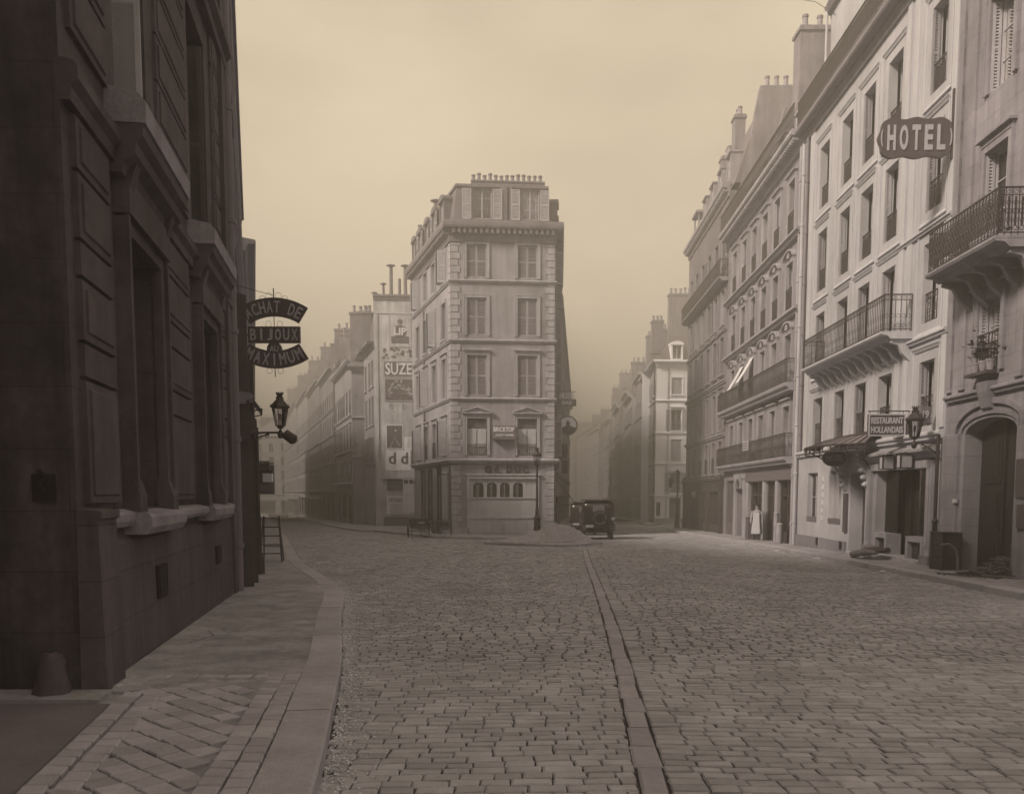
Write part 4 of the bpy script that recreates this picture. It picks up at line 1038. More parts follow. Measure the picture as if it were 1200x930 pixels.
# its pale front pilaster return facing the square
Fr = Face(a_,(a_[0]+1.6,a_[1]+.1)); wall(B2,Fr,0,1.6,-2.2,12.2,[],M_far,back=0,name='end_wall'); strip(B2,Fr,-.3,1.6,11.9,.5,.4,M_far2,'end_cornice'); strip(B2,Fr,-.05,1.6,7.9,.15,.12,M_fart); strip(B2,Fr,-.05,1.6,4.6,.15,.12,M_fart)
c_ = F_.p(0)
cur = (c_[0]-.2,c_[1]+.2)
labs = ['hazy house with a lower stepped roof third beyond the painted gable','hazy pale house fourth beyond the painted gable on the left street','faint house fifth beyond the painted gable with a tall chimney','faint row of houses far along the right side of the left street','faintest row of houses at the far bend of the left street']
for i,(ln,zc,nb,ch_) in enumerate([(14,14.0,6,18.0),(17,14.6,7,18.6),(22,15.4,9,19.6),(30,16.2,12,20.6),(42,17,16,22)]):
    nx = (cur[0]-.315*ln,cur[1]+ln); F_ = Face(nx,cur); Lh = F_.L
    row_house(labs[i],F_,zc,nb,[(2.0,3.8),(4.8,6.6),(7.6,9.4),(10.2,11.8)],random.choice([M_far,M_far2]),M_fart,detail=False,roof=2.2,ww=.9,shut=None,chim=[(Lh-.4,.8,2.6,4.6,ch_,6),(Lh*.5,.8,2.6,4.0,ch_-.3,5)])
    cur = (nx[0]-.1,nx[1]+.1)

# ---- right side of the square: row of four along one line, u grows towards the camera
R = Face((12.3,60.),(10.0+.0393*16,16.))
# dark corner house
B = thing('dark_corner_house','dark grey corner house farthest along the right-hand row with a black wooden shop front','building',(*R.p(5),gz(55)))
U0,U1 = -.9,12.15
ub = [.55,2.65,4.8,6.9,9.0,11.0]; rows = [(2.75,4.55,2),(5.15,7.3,None),(8.3,10.35,None),(11.0,12.95,None),(13.5,15.9,2)]
hs = [(u-.48,u+.48,a_,c_) for u in ub for a_,c_,_ in rows]+[(-.4,1.6,-.7,1.7,.3),(2.2,5.2,-.7,1.7,.3),(6.2,7.6,-.7,1.9,.3),(8.2,11.4,-.7,1.7,.3)]
wall(B,R,U0,U1,-2,18,hs,M_b3,back=9)
for i,u in enumerate(ub):
    for j,(a_,c_,rl) in enumerate(rows):
        window(B,R,u,a_,.96,c_-a_,rail=rl,shut='open' if (i+j)%3 == 0 else ('reveal' if j%2 else None),sur=(M_b3t,.13,.06,True,1 if j in (1,2) else 0),fm=M_frame,curt=(i*3+j)%4 if (i+j)%2 else None,sm=M_shutl if (i,j) == (5,3) else M_shut)
for z,h_,d in ((4.78,.22,.16),(7.75,.2,.16),(10.6,.2,.14),(2.1,.45,.22)): strip(B,R,U0,U1,z,h_,d,M_b3t if z > 3 else M_wood,m0=.4)
balcony(B,R,U0,U1,13.45,.5,M_b3t,0,.95,0)
cornice(B,R,U0,U1,17.7,.75,.42,M_b3t,m0=.3,dent=.35); mansard(B,R,U0,U1,18.4,3.9,1.3,M_zinc,back=9)
for u0_,u1_ in ((-.4,1.6),(2.2,5.2),(6.2,7.6),(8.2,11.4)):
    b = MB(); b.fbox(R,u0_,u1_,-1.4,-.2,-.25,.02); b.fbox(R,u0_-.1,u1_+.1,1.7,2.1,-.05,.16)
    n_ = 3
    for k in range(n_+1): q = u0_+(u1_-u0_)*k/n_; b.fbox(R,q-.05,q+.05,-.2,1.7,-.25,.05)
    b.build('shopfront',M_wood,B)
b = MB()
for q in (-.65,1.9,5.7,7.9,11.8): b = MB(); b.fbox(R,q-.22,q+.22,-1.6,2.1,0,.2); b.build('shop_pilaster',M_wood,B)
DB = [B]
for u in (3.2,5.6,8.0,10.4): dormer(R,u,.85,1.7,18.75,-.25,None,zinc=M_b3t)
b = MB()
for (a_,c_) in ((-.7,-.6),(.75,.85)):
    b.fbox(R,a_,c_,18.4,20.4,-.35,-.25); b.fbox(R,a_,c_,18.4,20.4,-1.7,-1.6)
b.fbox(R,-.85,1.0,20.4,20.55,-1.85,-.1); b.fbox(R,-.7,.85,18.4,19.2,-.33,-.28); b.build('roof_loggia',M_b3t,B)
x,y = R.p(8.4,-1.2); chimney(B,x-.3,x+.3,y-.35,y+.35,18.6,23.4,2)
x,y = R.p(4.4,-1.5); chimney(B,x-.5,x+.4,y-.35,y+.35,18.6,22.6,3)
# party wall slab between the dark house and its neighbour
def slab(B,F,u0,u1,pts,m,name='party_wall'):
    b = MB(); b.prof(F,u0,u1,pts); return b.build(name,m,B)
slab(B,R,11.75,12.2,[(-.5,18),(-1.0,20.5),(-1.5,23.4),(-5,23.4),(-5,18)],M_chim)
# grey balcony house
B = thing('balcony_house','grey stone house with long iron balconies between the dark corner house and the hotel','building',(*R.p(19),gz(40)))
U0,U1 = 12.2,26.0
ub = [14.0,16.15,18.2,20.2,22.2,24.35]; rows = [(3.12,5.2),(6.05,8.1),(9.05,10.95),(12.05,14.2)]
sh = [(12.8,14.5,-.6,2.3,.35),(15.55,17.0,-.6,2.3,.3),(18.3,20.9,-.6,2.15,.35),(21.4,23.1,-.6,2.15,.35),(23.5,25.6,-.6,2.15,.35)]
wall(B,R,U0,U1,-2,15.2,[(u-.46,u+.46,a_,c_) for u in ub for a_,c_ in rows]+sh,M_b2,back=9)
for i,u in enumerate(ub):
    for j,(a_,c_) in enumerate(rows):
        window(B,R,u,a_,.92,round(c_-a_,3),rail=(None,None,1,1)[j],shut='reveal' if (i+j)%3 == 1 else None,sur=(M_b2t,.15,.07,j > 1,3 if j in (1,2) else 1),fm=M_frame,curt=[3,1,None,0,3,None][(i*2+j)%6],rd=.05,rh=.9)
balcony(B,R,U0+.1,U1-.2,6.0,.5,M_b2t,0,.95,0,thick=.3,label='long second-floor balcony')
balcony(B,R,U0+.1,U1-.2,3.08,.5,M_b2t,0,.95,0,thick=.28,label='long first-floor balcony')
strip(B,R,U0,U1,8.72,.24,.3,M_b2t); strip(B,R,U0,U1,11.72,.24,.3,M_b2t)
cornice(B,R,U0,U1,14.95,.62,.6,M_b2t,dent=.24)
place('roof_railing', rail_mesh(U1-U0-.1,.95,0), B, R.M((U0+U1)/2,15.6,.48))
mansard(B,R,U0,U1,15.6,3.6,1.6,M_zinc,back=9,set_=.9)
DB = [B]
for u in (14.2,17.0,19.8,22.6,25.0): dormer(R,u,.95,1.75,15.9,-.7,None,zinc=M_b2t)
slab(B,R,15.6,16.1,[(-.9,15.8),(-1.3,18.6),(-1.8,20.6),(-6,20.6),(-6,15.8)],M_chim,'party_wall')
x,y = R.p(16,-3); me = KIT[('pot',.55,0)]
pw = [o_ for o_ in B.children if o_.name.startswith('party_wall')][0]
for k in range(3): x,y = R.p(15.85,-2.3-k*.45); place('chimney_pot',me,pw,Matrix.Translation((x,y,20.6)))
pw = [o_ for o_ in bpy.data.objects if o_.name == 'party_wall'][0]
for k in range(3): x,y = R.p(11.95,-1.9-k*.5); place('chimney_pot',me,pw,Matrix.Translation((x,y,23.4)))
x,y = R.p(20.4,-1.1); chimney(B,x,x+1.9,y-.45,y+.45,16,22.0,3,ax='x',ph=.6)
pipe(B,R,25.75,-.5,15,.1,.07,M_b2t); 
# ground floor: doorway with carved head, dark shop doors
b = MB(); b.fbox(R,15.55,17.0,-.7,2.3,-.3,-.22); b.fbox(R,16.2,16.32,-.7,2.3,-.22,-.16); b.build('door',M_framed,B)
b = MB(); b.fbox(R,15.1,15.52,-.9,2.75,0,.09); b.fbox(R,17.03,17.7,-.9,2.75,0,.09); b.fbox(R,15.1,17.7,2.35,2.8,-.01,.13)
for k in range(9): q = pi*k/8; u = 16.28-.62*cos(q); z = 1.95+.5*sin(q); b.fbox(R,u-.12,u+.12,z-.1,z+.14,.02,.2)
b.build('door_surround',M_b2t,B)
for n_,(a_,c_) in enumerate(((12.8,14.5),(18.3,20.9),(21.4,23.1),(23.5,25.6))):
    b = MB(); b.fbox(R,a_,c_,-1,.0 if n_ != 2 else -.5,-.3,-.1); k_ = 2 if n_ else 3
    for k in range(k_+1): q = a_+(c_-a_)*k/k_; b.fbox(R,q-.06,q+.06,-.8,2.15,-.3,-.06)
    b.fbox(R,a_,c_,1.5,1.56,-.3,-.12); b.build('shop_door',M_wood if n_ else M_framed,B)
b = MB(); b.fbox(R,17.75,25.75,2.18,2.72,0,.14); b.fbox(R,17.7,25.8,2.7,2.78,0,.22); b.build('shop_fascia',M_signm,B)
b = MB()
for q in (18.05,21.15,23.3): b = MB(); b.fbox(R,q-.2,q+.2,-.9,2.18,0,.1); b.build('shop_pilaster',M_b2t,B)

# white hotel
B = thing('hotel','tall pale stucco hotel on the right with a curved porch and a restaurant below','building',(*R.p(32),gz(28)))
U0,U1 = 26.0,38.45
cols = [28.3,30.6,32.55,34.5,37.3]; rows = [(3.4,5.1),(6.1,8.15),(8.97,11.08),(11.93,14.1)]
gH = lambda u: R.ground(u)
sh = [(27.4,28.55,.6,2.38,.22),(29.85,31.1,.6,2.4,.22),(31.95,33.3,gH(32.5)-.1,2.3,.5),(33.95,37.75,gH(36)-.2,2.3,.55)]
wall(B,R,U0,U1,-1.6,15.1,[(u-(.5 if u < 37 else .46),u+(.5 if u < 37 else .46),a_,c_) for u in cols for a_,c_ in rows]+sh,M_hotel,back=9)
def panel(u0,u1,z0,z1,t=.09,d=.06):
    b = MB(); b.prof(R,u0,u1,[(-.01,z1-t),(d*.5,z1-t),(d,z1-t*.4),(d*1.5,z1),(-.01,z1+.02)]); b.prof(R,u0,u1,[(-.01,z0),(d,z0),(d*.5,z0+t),(-.01,z0+t)])
    b.fbox(R,u0,u0+t*.7,z0+t,z1-t,-.01,d*.7); b.fbox(R,u1-t*.7,u1,z0+t,z1-t,-.01,d*.7); return b.build('panel_moulding',M_hotelt,B)
for i,u in enumerate(cols):
    w_ = 1.0 if i < 4 else .92
    for j,(a_,c_) in enumerate(rows):
        st = 'reveal' if (i*2+j)%3 else None
        if i < 2 and j == 3: st = None
        window(B,R,u,a_,w_,round(c_-a_,3),depth=.34,rail=(1 if j > 1 else (0 if (j == 0 or i == 4) else None)),rh=.8,rd=-.1,shut='reveal' if st else None,fm=M_shutl if (i+j)%2 else M_frame,curt=[3,None,2,1,0,None][(i*3+j*2)%6],sm=M_shutl if i%2 else M_shut)
        a0 = u-w_/2-.33; a1 = u+w_/2+.33
        panel(a0,a1,a_-.32,c_+.36)
b = MB()
for q0,q1 in ((26.15,26.5),(26.75,27.2),(35.35,35.62),(35.85,36.15),(38.15,38.42)): b = MB(); b.fbox(R,q0,q1,3.3,15.0,-.01,.05); b.build('pilaster',M_hotelt,B)
strip(B,R,U0,U1,3.02,.2,.16,M_hotelt,'first_floor_ledge'); strip(B,R,35.3,U1,5.62,.14,.14,M_hotelt,'sill_course'); strip(B,R,35.3,U1,8.42,.12,.12,M_hotelt,'sill_course')
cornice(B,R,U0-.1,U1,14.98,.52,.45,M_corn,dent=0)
place('roof_railing', rail_mesh(U1-U0-.05,.95,1), B, R.M((U0+U1)/2,15.52,.36))
# attic storey set back
AT_ = [28.3,30.6,32.55,34.5,37.3]
wall(B,R,U0+.5,U1,15.4,19.6,[(u-.48,u+.48,16.0,18.0) for u in AT_],M_hotel,back=8,d=-.65,name='attic_wall')
for u in AT_:
    fo = place('window', frame_mesh(.96,2.0,M_frame,2,3), B, R.M(u,16.0,-.9)); place('pane', pane_mesh(.96,2.0), fo, R.M(u,16.0,-.9)); place('curtain', curtain_mesh(.96,2.0,1), fo, R.M(u,16,-.9))
b = MB(); b.prof(R,U0+.4,U1,[(-.7,19.4),(-.5,19.5),(-.4,19.7),(-1.2,20.3),(-8,20.3),(-8,19.4)]); b.build('attic_roof',M_zinc,B)
pipe(B,R,26.15,-.4,14.9,.12,.07,M_pipel); pipe(B,R,26.55,3,15,.09,.05,M_pipe); 
b = MB(); x,y = R.p(26.45,-.5); b.tube([(x,y,15.5),(x,y,20.8)],.05,8); b.build('drainpipe',M_pipel,B,smooth=True)
balcony(B,R,28.9,36.3,6.04,.8,M_hotelt,0,1.0,12,thick=.2,bd=.62,label='long iron balcony on the second floor')
# hotel ground floor
for u0_,u1_,z0_,z1_ in ((27.4,28.55,.6,2.38),(29.85,31.1,.6,2.4)):
    fo = window(B,R,(u0_+u1_)/2,z0_,round(u1_-u0_,3),round(z1_-z0_,3),depth=.15,curt=3,fm=M_frame,bars=2)
    b = MB(); b.fbox(R,u0_,u1_,z0_-.02,z0_+.16,-.14,.02); b.build('window_box',M_framed,fo)
b = MB(); b.fbox(R,26.0,31.75,-1,.02,-.01,.07); b.build('plinth',M_gate,B)
for u in (28.9,31.4): 
    b = MB(); b.fbox(R,u-.11,u+.11,-.25,.02,.071,.09); b.build('cellar_vent',M_dark,B)
b = MB()                        # stucco pier ornament
for k in range(6): z = .7+.28*k; b.lathe((*R.p(29.2,.0),z),[(.02,-.12),(.06,-.04),(.04,.08),(.02,.12)],6)
b.build('pier_ornament',M_hotelt,B)
g_ = gH(32.5)
b = MB(); b.fbox(R,31.95,33.3,g_,2.3,-.5,-.42); b.fbox(R,32.6,32.66,g_,2.3,-.42,-.38); b.fbox(R,32.05,32.55,g_+.2,g_+.9,-.42,-.4); b.build('door',M_wood,B)
b = MB(); b.fbox(R,31.95,33.3,g_-.2,g_+.06,-.5,.1); b.build('door_step',M_kerb,B)
# carved consoles of the porch
for u in (31.55,33.55):
    b = MB(); b.prof(R,u-.1,u+.1,[(0,1.7),(.08,1.75),(.12,2.2),(.3,2.5),(.42,2.85),(0,2.9)])
    for k in range(4): b.lathe((*R.p(u,.12+.06*k),1.9+.22*k),[(.02,-.09),(.1,-.03),(.1,.03),(.02,.09)],8)
    b.build('porch_console',M_hotelt,B)
# glass and iron porch (marquise), curved in plan
t = thing('porch_canopy','dark curved iron and glass canopy over the hotel door','canopy',(*R.p(32.5,.6),3.1))
b = MB(); n_ = 14; vs = []
for i in range(n_+1):
    q = pi*i/n_; u = 32.45-2.05*cos(q); d1 = .5+.95*sin(q)
    for (fr_,z) in ((0,3.5),(.5,3.36),(1,3.1)): x,y = R.p(u,d1*fr_+.03); vs.append((x,y,z))
    
k_ = len(vs); vs += [(x,y,z-.02) for x,y,z in vs]
fs = [(i*3+j,i*3+j+1,(i+1)*3+j+1,(i+1)*3+j) for i in range(n_) for j in range(2)]
b.add(vs,fs+[tuple(q+k_ for q in f[::-1]) for f in fs]); b.build('glass_roof',M_framed,t)
b = MB(); edge = [Vector(vs[i*3+2]) for i in range(n_+1)]
b.tube(edge,.035,6); b.tube([e-Vector((0,0,.2)) for e in edge],.02,6)
for i in range(n_+1):
    b.tube([vs[i*3],vs[i*3+1],vs[i*3+2]],.02,5); e = edge[i]; b.tube([e,e-Vector((0,0,.2))],.012,4)
    b.ring((e.x,e.y,e.z-.08),.06,.01,8,4,ax='x')
b.tube([(*R.p(30.4,.05),3.5),(*R.p(34.5,.05),3.5)],.04,6); b.build('canopy_frame',M_iron,t)
b = MB()
for u in (31.0,33.9):
    a_ = R.p(u,.03); c_ = R.p(u,1.1); b.tube([(*a_,2.2),(*R.p(u,.25),2.6),(*c_,3.0)],.02,6); b.ring((*R.p(u,.3),2.85),.16,.012,10,4,ax='x')
b.build('bracket',M_iron,t)
# restaurant front
b = MB(); g_ = gH(35.8)
b.fbox(R,33.75,38.0,2.3,2.5,-.02,.1); b.prof(R,33.6,38.2,[(-.01,2.55),(.1,2.55),(.2,2.66),(.3,2.72),(.3,2.8),(-.01,2.9)])
for q0,q1 in ((33.7,33.93),(37.77,38.05)): b.fbox(R,q0,q1,g_-.4,2.5,-.02,.12); b.fbox(R,q0+.06,q1-.06,g_+.5,2.3,.12,.15)
for q in (34.1,37.55): b.fbox(R,q-.05,q+.05,g_-.2,2.3,-.45,.0)
b.build('restaurant_front',M_iron_w,B)
b = MB(); b.fbox(R,33.6,34.3,g_-.5,g_+.32,.0,.2); b.fbox(R,37.7,38.2,g_-.5,g_+.28,.0,.2); b.build('pilaster_base',M_gate,B)
b = MB(); b.fbox(R,33.95,37.75,g_-.3,2.3,-.62,-.55)
for q in (34.9,35.5,36.3,36.8): b.fbox(R,q-.05,q+.05,g_,2.3,-.55,-.45)
b.build('restaurant_door',M_door,B)
for u0_,u1_ in ((34.15,35.1),(36.45,37.5)):
    b = MB(); b.fbox(R,u0_,u1_,.32,.46,-.4,.04); b.fbox(R,u0_,u0_+.12,g_-.1,.32,-.4,.04); b.fbox(R,u1_-.12,u1_,g_-.1,.32,-.4,.04); b.build('shop_window_base',M_iron_w,B)
    b = MB(); b.fbox(R,u0_+.12,u1_-.12,g_-.1,.32,-.3,-.1); b.build('window_base_panel',M_wood,B)
    b = MB(); m_ = (u0_+u1_)/2; b.fbox(R,u0_+.1,m_-.02,.5,1.25,-.34,-.32); b.fbox(R,m_+.02,u1_-.1,.5,1.25,-.34,-.32); b.build('half_curtain',M_curt,B)
    b = MB(); b.fbox(R,u0_,u1_,.46,2.3,-.3,-.29); b.build('shop_glass',M_glass,B)
b = MB(); b.fbox(R,34.3,37.6,g_-.3,g_+.1,-.5,.22); b.build('restaurant_step',M_kerb,B)
b = MB(); b.fbox(R,31.5,31.82,.35,1.62,.0,.07,0); b.build('menu_board',M_signd,B)

# gate house at the right edge
B = thing('gate_house','grey ashlar house at the right edge with a dark arched carriage gateway','building',(*R.p(41),gz(19)))
U0,U1 = 38.45,53.0
GA = (39.5,41.75)
wins = [(39.95,40.95,4.35,6.0),(39.95,40.95,7.35,9.3),(39.95,40.95,10.6,12.6),(43.6,44.7,4.35,6.2),(43.6,44.7,7.35,9.3),(43.6,44.7,10.6,12.6)]
wall(B,R,U0,U1,-1.2,16.5,[(a_,c_,e_,f_) for a_,c_,e_,f_ in wins]+[(GA[0],GA[1],-.6,3.4,.5)],M_gate,back=9)
b = MB(); mA = (GA[0]+GA[1])/2; hw = (GA[1]-GA[0])/2   # segmental arch spandrel + archivolt
for k in range(12):
    q0 = pi*k/12; q1 = pi*(k+1)/12; A = (mA-hw*cos(q0),3.02+.32*sin(q0)); D = (mA-hw*cos(q1),3.02+.32*sin(q1)); P_ = [R.p(A[0],0),R.p(D[0],0),R.p(D[0],-.5),R.p(A[0],-.5)]
    b.hexa([(P_[0][0],P_[0][1],A[1]),(P_[1][0],P_[1][1],D[1]),(P_[2][0],P_[2][1],D[1]),(P_[3][0],P_[3][1],A[1])]+[(x,y,3.45) for x,y in P_])
    h2 = hw+.12
    for (dr,dd) in ((.0,.05),(.22,.09)):
        A = (mA-(h2+dr)*cos(q0),3.06+(.36+dr)*sin(q0)); D = (mA-(h2+dr)*cos(q1),3.06+(.36+dr)*sin(q1)); P_ = [R.p(A[0],dd),R.p(D[0],dd),R.p(D[0],-.02),R.p(A[0],-.02)]
        b.hexa([(P_[0][0],P_[0][1],A[1]),(P_[1][0],P_[1][1],D[1]),(P_[2][0],P_[2][1],D[1]),(P_[3][0],P_[3][1],A[1]),(P_[0][0],P_[0][1],A[1]+.13),(P_[1][0],P_[1][1],D[1]+.13),(P_[2][0],P_[2][1],D[1]+.13),(P_[3][0],P_[3][1],A[1]+.13)])
b.build('gate_arch',M_gate,B)
b = MB(); g_ = R.ground(40.6); b.fbox(R,GA[0],GA[1],g_-.2,3.4,-.49,-.41)
for u0_,u1_ in ((GA[0]+.1,mA-.06),(mA+.06,GA[1]-.1)):
    for z0_,z1_ in ((g_+.15,g_+.8),(g_+.95,g_+1.9),(g_+2.05,2.9)): b.fbox(R,u0_+.1,u1_-.1,z0_,z1_,-.41,-.38); b.fbox(R,u0_+.2,u1_-.2,z0_+.1,z1_-.1,-.38,-.36)
b.fbox(R,mA-.05,mA+.05,g_-.2,3.3,-.41,-.35); b.build('carriage_door',M_door,B)
strip(B,R,38.6,U1,3.85,.16,.16,M_gate,'string_course'); 
b = MB(); b.prof(R,mA-.22,mA+.22,[(0,3.5),(.12,3.55),(.22,3.9),(.24,4.12),(0,4.15)]); b.build('keystone',M_gate,B)
for q0,q1 in ((38.5,39.3),(41.95,42.6)): b = MB(); b.prof(R,q0,q1,[(-.01,-.8),(.07,-.8),(.07,3.05),(-.01,3.08)]); b.build('gate_pier',M_gate,B)
for i,(a_,c_,e_,f_) in enumerate(wins): window(B,R,(a_+c_)/2,e_,1.0 if i < 3 else 1.1,round(f_-e_,3),depth=.22,sur=(M_gate,.18,.06,False,1),rail=2 if e_ < 5 else None,curt=0,shut='reveal',sm=M_shutl,fm=M_frame)
balcony(B,R,39.35,42.5,6.78,1.0,M_gate,1,.95,5,thick=.22,bd=.7,label='projecting iron balcony above the gateway')
for q0,q1 in ((38.5,38.75),(39.1,39.4),(41.6,41.9)): b = MB(); b.fbox(R,q0,q1,4.1,16,-.01,.06); b.build('pilaster',M_gate,B)
cornice(B,R,U0,U1,16.2,.7,.7,M_gate,dent=0)
b = MB(); b.fbox(R,42.0,42.6,1.55,2.35,.075,.12); b.fbox(R,42.1,42.7,.9,1.4,.075,.12); b.build('notice_board',M_signd,B)
b = MB(); b.lathe((*R.p(39.3,.07),1.45),[(.0,-.05),(.07,-.05),(.07,.05),(0,.05)],10); b.build('bell',M_let,B)

# ---- cream corner building across the side street
CF = Face((13.45,80.6),(17.6,80.9)); CL = Face((13.45+.06*14,94.6),(13.45,80.6))
B = thing('cream_corner_building','bright cream corner building at the mouth of the side street with tall chimneys','building',(15,82,gz(82)))
uc = 1.95
rowc = [(1.55,3.55),(4.55,6.6),(7.45,9.4),(10.75,12.3)]
CFh = [(uc-.5,uc+.5,a_,c_) for a_,c_ in rowc]+[(.15,.55,-.55,.75,.2),(1.4,2.5,-1.3,1.15,.25),(2.95,3.5,-.55,.9,.2)]
wall(B,CF,0,3.2+.6,-2.6,13.6,CFh,M_cream,back=6,sides=(0,1))
for j,(a_,c_) in enumerate(rowc): window(B,CF,uc,a_,1.0,round(c_-a_,3),shut='open' if j in (0,2) else 'closed',sur=(M_creamt,.1,.04,True,1 if j in(0,2) else 0),sm=M_shutl,curt=1,rail=2 if j in (0,2) else None)
hs = [(u-.45,u+.45,a_,c_) for u in (1.5,4,6.5,9,11.5,13) for a_,c_ in rowc]
wall(B,CL,0,CL.L,-2.8,13.6,hs,M_far,back=0)
for h_ in hs: window(B,CL,(h_[0]+h_[1])/2,h_[2],.9,round(h_[3]-h_[2],3),sur=(M_fart,.1,.04,True,0),shut='open')
for z in (1.25,4.25,7.1,10.1): strip(B,CF,0,3.8,z,.16,.14,M_creamt,m0=.8); strip(B,CL,0,CL.L,z,.16,.14,M_fart,m1=.8)
cornice(B,CF,0,3.8,13.3,.6,.5,M_creamt,m0=.8,dent=0); cornice(B,CL,0,CL.L,13.3,.6,.5,M_fart,m1=.8,dent=0)
b = MB(); q0 = CF.p(.2,-.2); q1 = CF.p(3.8,-.2); q2 = CF.p(3.8,-6); q3 = CL.p(0,-.2); r0 = CF.p(1.6,-1.6); r1 = CF.p(3.8,-1.6); r2 = CF.p(3.8,-6); r3 = CL.p(0,-1.6); q2 = (q3[0]+3.6,q3[1]); r2 = q2
b.add([(*q,13.8) for q in (q0,q1,q2,q3)]+[(*r,16.4) for r in (r0,r1,r2,r3)],[(0,1,5,4),(1,2,6,5),(2,3,7,6),(3,0,4,7),(4,5,6,7)]); b.build('roof',M_slate,B)
DB = [B]; dormer(CF,uc,.85,1.35,14.0,-.15,None,wall_m=M_creamt,zinc=M_creamt,arch=True)
x,y = CF.p(2.9,-2); chimney(B,x-1.35,x+1.3,y-.4,y+.4,15,20.4,6,ax='x'); x,y = CF.p(.9,-3.5); chimney(B,x-.6,x+.5,y-.4,y+.4,15,18.2,3,ax='x'); x,y = CL.p(8,-1.5); chimney(B,x-.7,x+.5,y-.4,y+.4,14,17.8,3,ax='x')
o = board(B,CF,.05,3.75,1.35-.1,1.75-.1,M_poster,'shop_sign',.08)
lettering(o,CF.M(0,0,0),[dict(txt='VINS',cx=1.3,cz=1.45,wd=.9,ht=.2,y=-.11,th=.02,bold=.02),dict(txt='CAFE',cx=2.6,cz=1.45,wd=.9,ht=.2,y=-.11,th=.02,bold=.02)],M_post2)
bb = [o_ for o_ in (B,)]
b = MB(); b.fbox(CF,1.4,2.5,-1.3,.55,-.24,-.18); b.fbox(CF,1.9,2.0,-1.3,.55,-.18,-.14); b.fbox(CF,1.4,2.5,.55,.62,-.24,-.12); b.build('door',M_framed,B)
b = MB(); b.fbox(CF,.0,3.75,-2.4,-.75,0,.06); b.build('plinth',M_far,B)
# ---- right side of the right street beyond
cur = (13.45+.06*14.1,94.8); rr = random.Random(11)
labs = ['hazy house next beyond the cream corner building','hazy darker house second beyond the cream corner building','hazy house third beyond the cream corner building','dim house fourth beyond the cream corner building','dim taller house fifth beyond the cream corner building','dim low house sixth beyond the cream corner building','faint house seventh beyond the cream corner building','faint house eighth beyond the cream corner building','faint house ninth beyond the cream corner building','very faint house where the right street starts to bend','very faint house in the bend of the right street','last faint house visible in the right street']
dx = .062
for i,(ln,zc,nb) in enumerate([(9,14.6,4),(11,13.2,5),(10,14.9,4),(13,14.0,5),(12,15.8,5),(16,14.4,6),(15,15.9,6),(20,15.0,7),(24,16.4,8),(30,16.0,9),(36,17.0,10),(44,18,12)]):
    if i > 5: dx -= .04
    off = (.0,.45,.1,.6,.2,.7,.0,.8,.3,.9,.2,.6)[i]
    nx = (cur[0]+dx*ln,cur[1]+ln); F_ = Face((nx[0]-off,nx[1]-.05),(cur[0]-off,cur[1])); Lh = F_.L
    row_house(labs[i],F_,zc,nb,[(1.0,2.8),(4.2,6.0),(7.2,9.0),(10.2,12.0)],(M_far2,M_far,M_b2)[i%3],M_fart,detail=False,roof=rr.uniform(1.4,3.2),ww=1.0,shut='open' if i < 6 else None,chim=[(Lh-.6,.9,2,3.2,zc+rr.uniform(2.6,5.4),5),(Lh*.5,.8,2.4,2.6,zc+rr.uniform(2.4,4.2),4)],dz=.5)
    cur = nx
row_house('faint block closing the far end of the right street',Face((-4,352),(36,346)),14,10,[(1,2.8),(4.2,6),(7.2,9),(10.2,12)],M_far2,M_far,detail=False,ww=1.1,roof=2)
# side street closing wall
row_house('hazy house along the side street behind the dark corner house',Face((18.2,81.4),(34,82.4)),13,8,[(1.5,3.4),(4.5,6.4),(7.4,9.2),(10.4,12)],M_far,M_fart,detail=False)
# ================================================================== THINGS IN THE STREET
# jewellery sign
t = thing('jewellery_sign','dark three-banner shop sign reading ACHAT DE BIJOUX AU MAXIMUM with scrolled wire on top','sign',(-5.0,18.5,5.0))
SY = 18.5
def sp(px,py):                  # metres on the plane of the sign
    return ((px-600)/1000*SY*1.012, CZ+(577-py)/1000*SY*1.0+.0)
def arc_band(b,c,R0,R1,a0,a1,th,n=16,mi=0):
    vs = []
    for i in range(n+1):
        q = a0+(a1-a0)*i/n
        for r in (R0,R1):
            for y in (-th/2,th/2): vs.append((c[0]+r*sin(q),y,c[1]+r*cos(q)))
    fs = []
    for i in range(n):
        k = i*4; m = k+4
        fs += [(k,k+2,m+2,m),(k+1,m+1,m+3,k+3),(k+2,k+3,m+3,m+2),(k,m,m+1,k+1)]
    fs += [(0,1,3,2),(n*4,n*4+2,n*4+3,n*4+1)]
    b.add(vs,fs,mi)
M0 = Matrix.Translation((sp(330,390)[0],SY,-.04))
z1 = sp(0,352)[1]
b = MB(); Rt = 1.35; zc_ = 5.80-Rt-.0
arc_band(b,(0,zc_),Rt-.38,Rt,-.56,.56,.09); b.build('upper_banner',M_signd,t,M0)
b = MB(); b.box(-.55,.55,-.045,.045,4.86,5.2); b.build('middle_banner',M_signd,t,M0)
b = MB(); b.lathe((0,0,4.73),[(.0,-.05),(.155,-.05),(.155,.05),(0,.05)],20,ax='y'); b.build('roundel',M_signd,t,M0)
b = MB(); zt_ = 4.31+Rt+.02
arc_band(b,(0,zt_),-(Rt),-(Rt-.36),-.56,.56,.09); b.build('lower_banner',M_signd,t,M0)
items = []
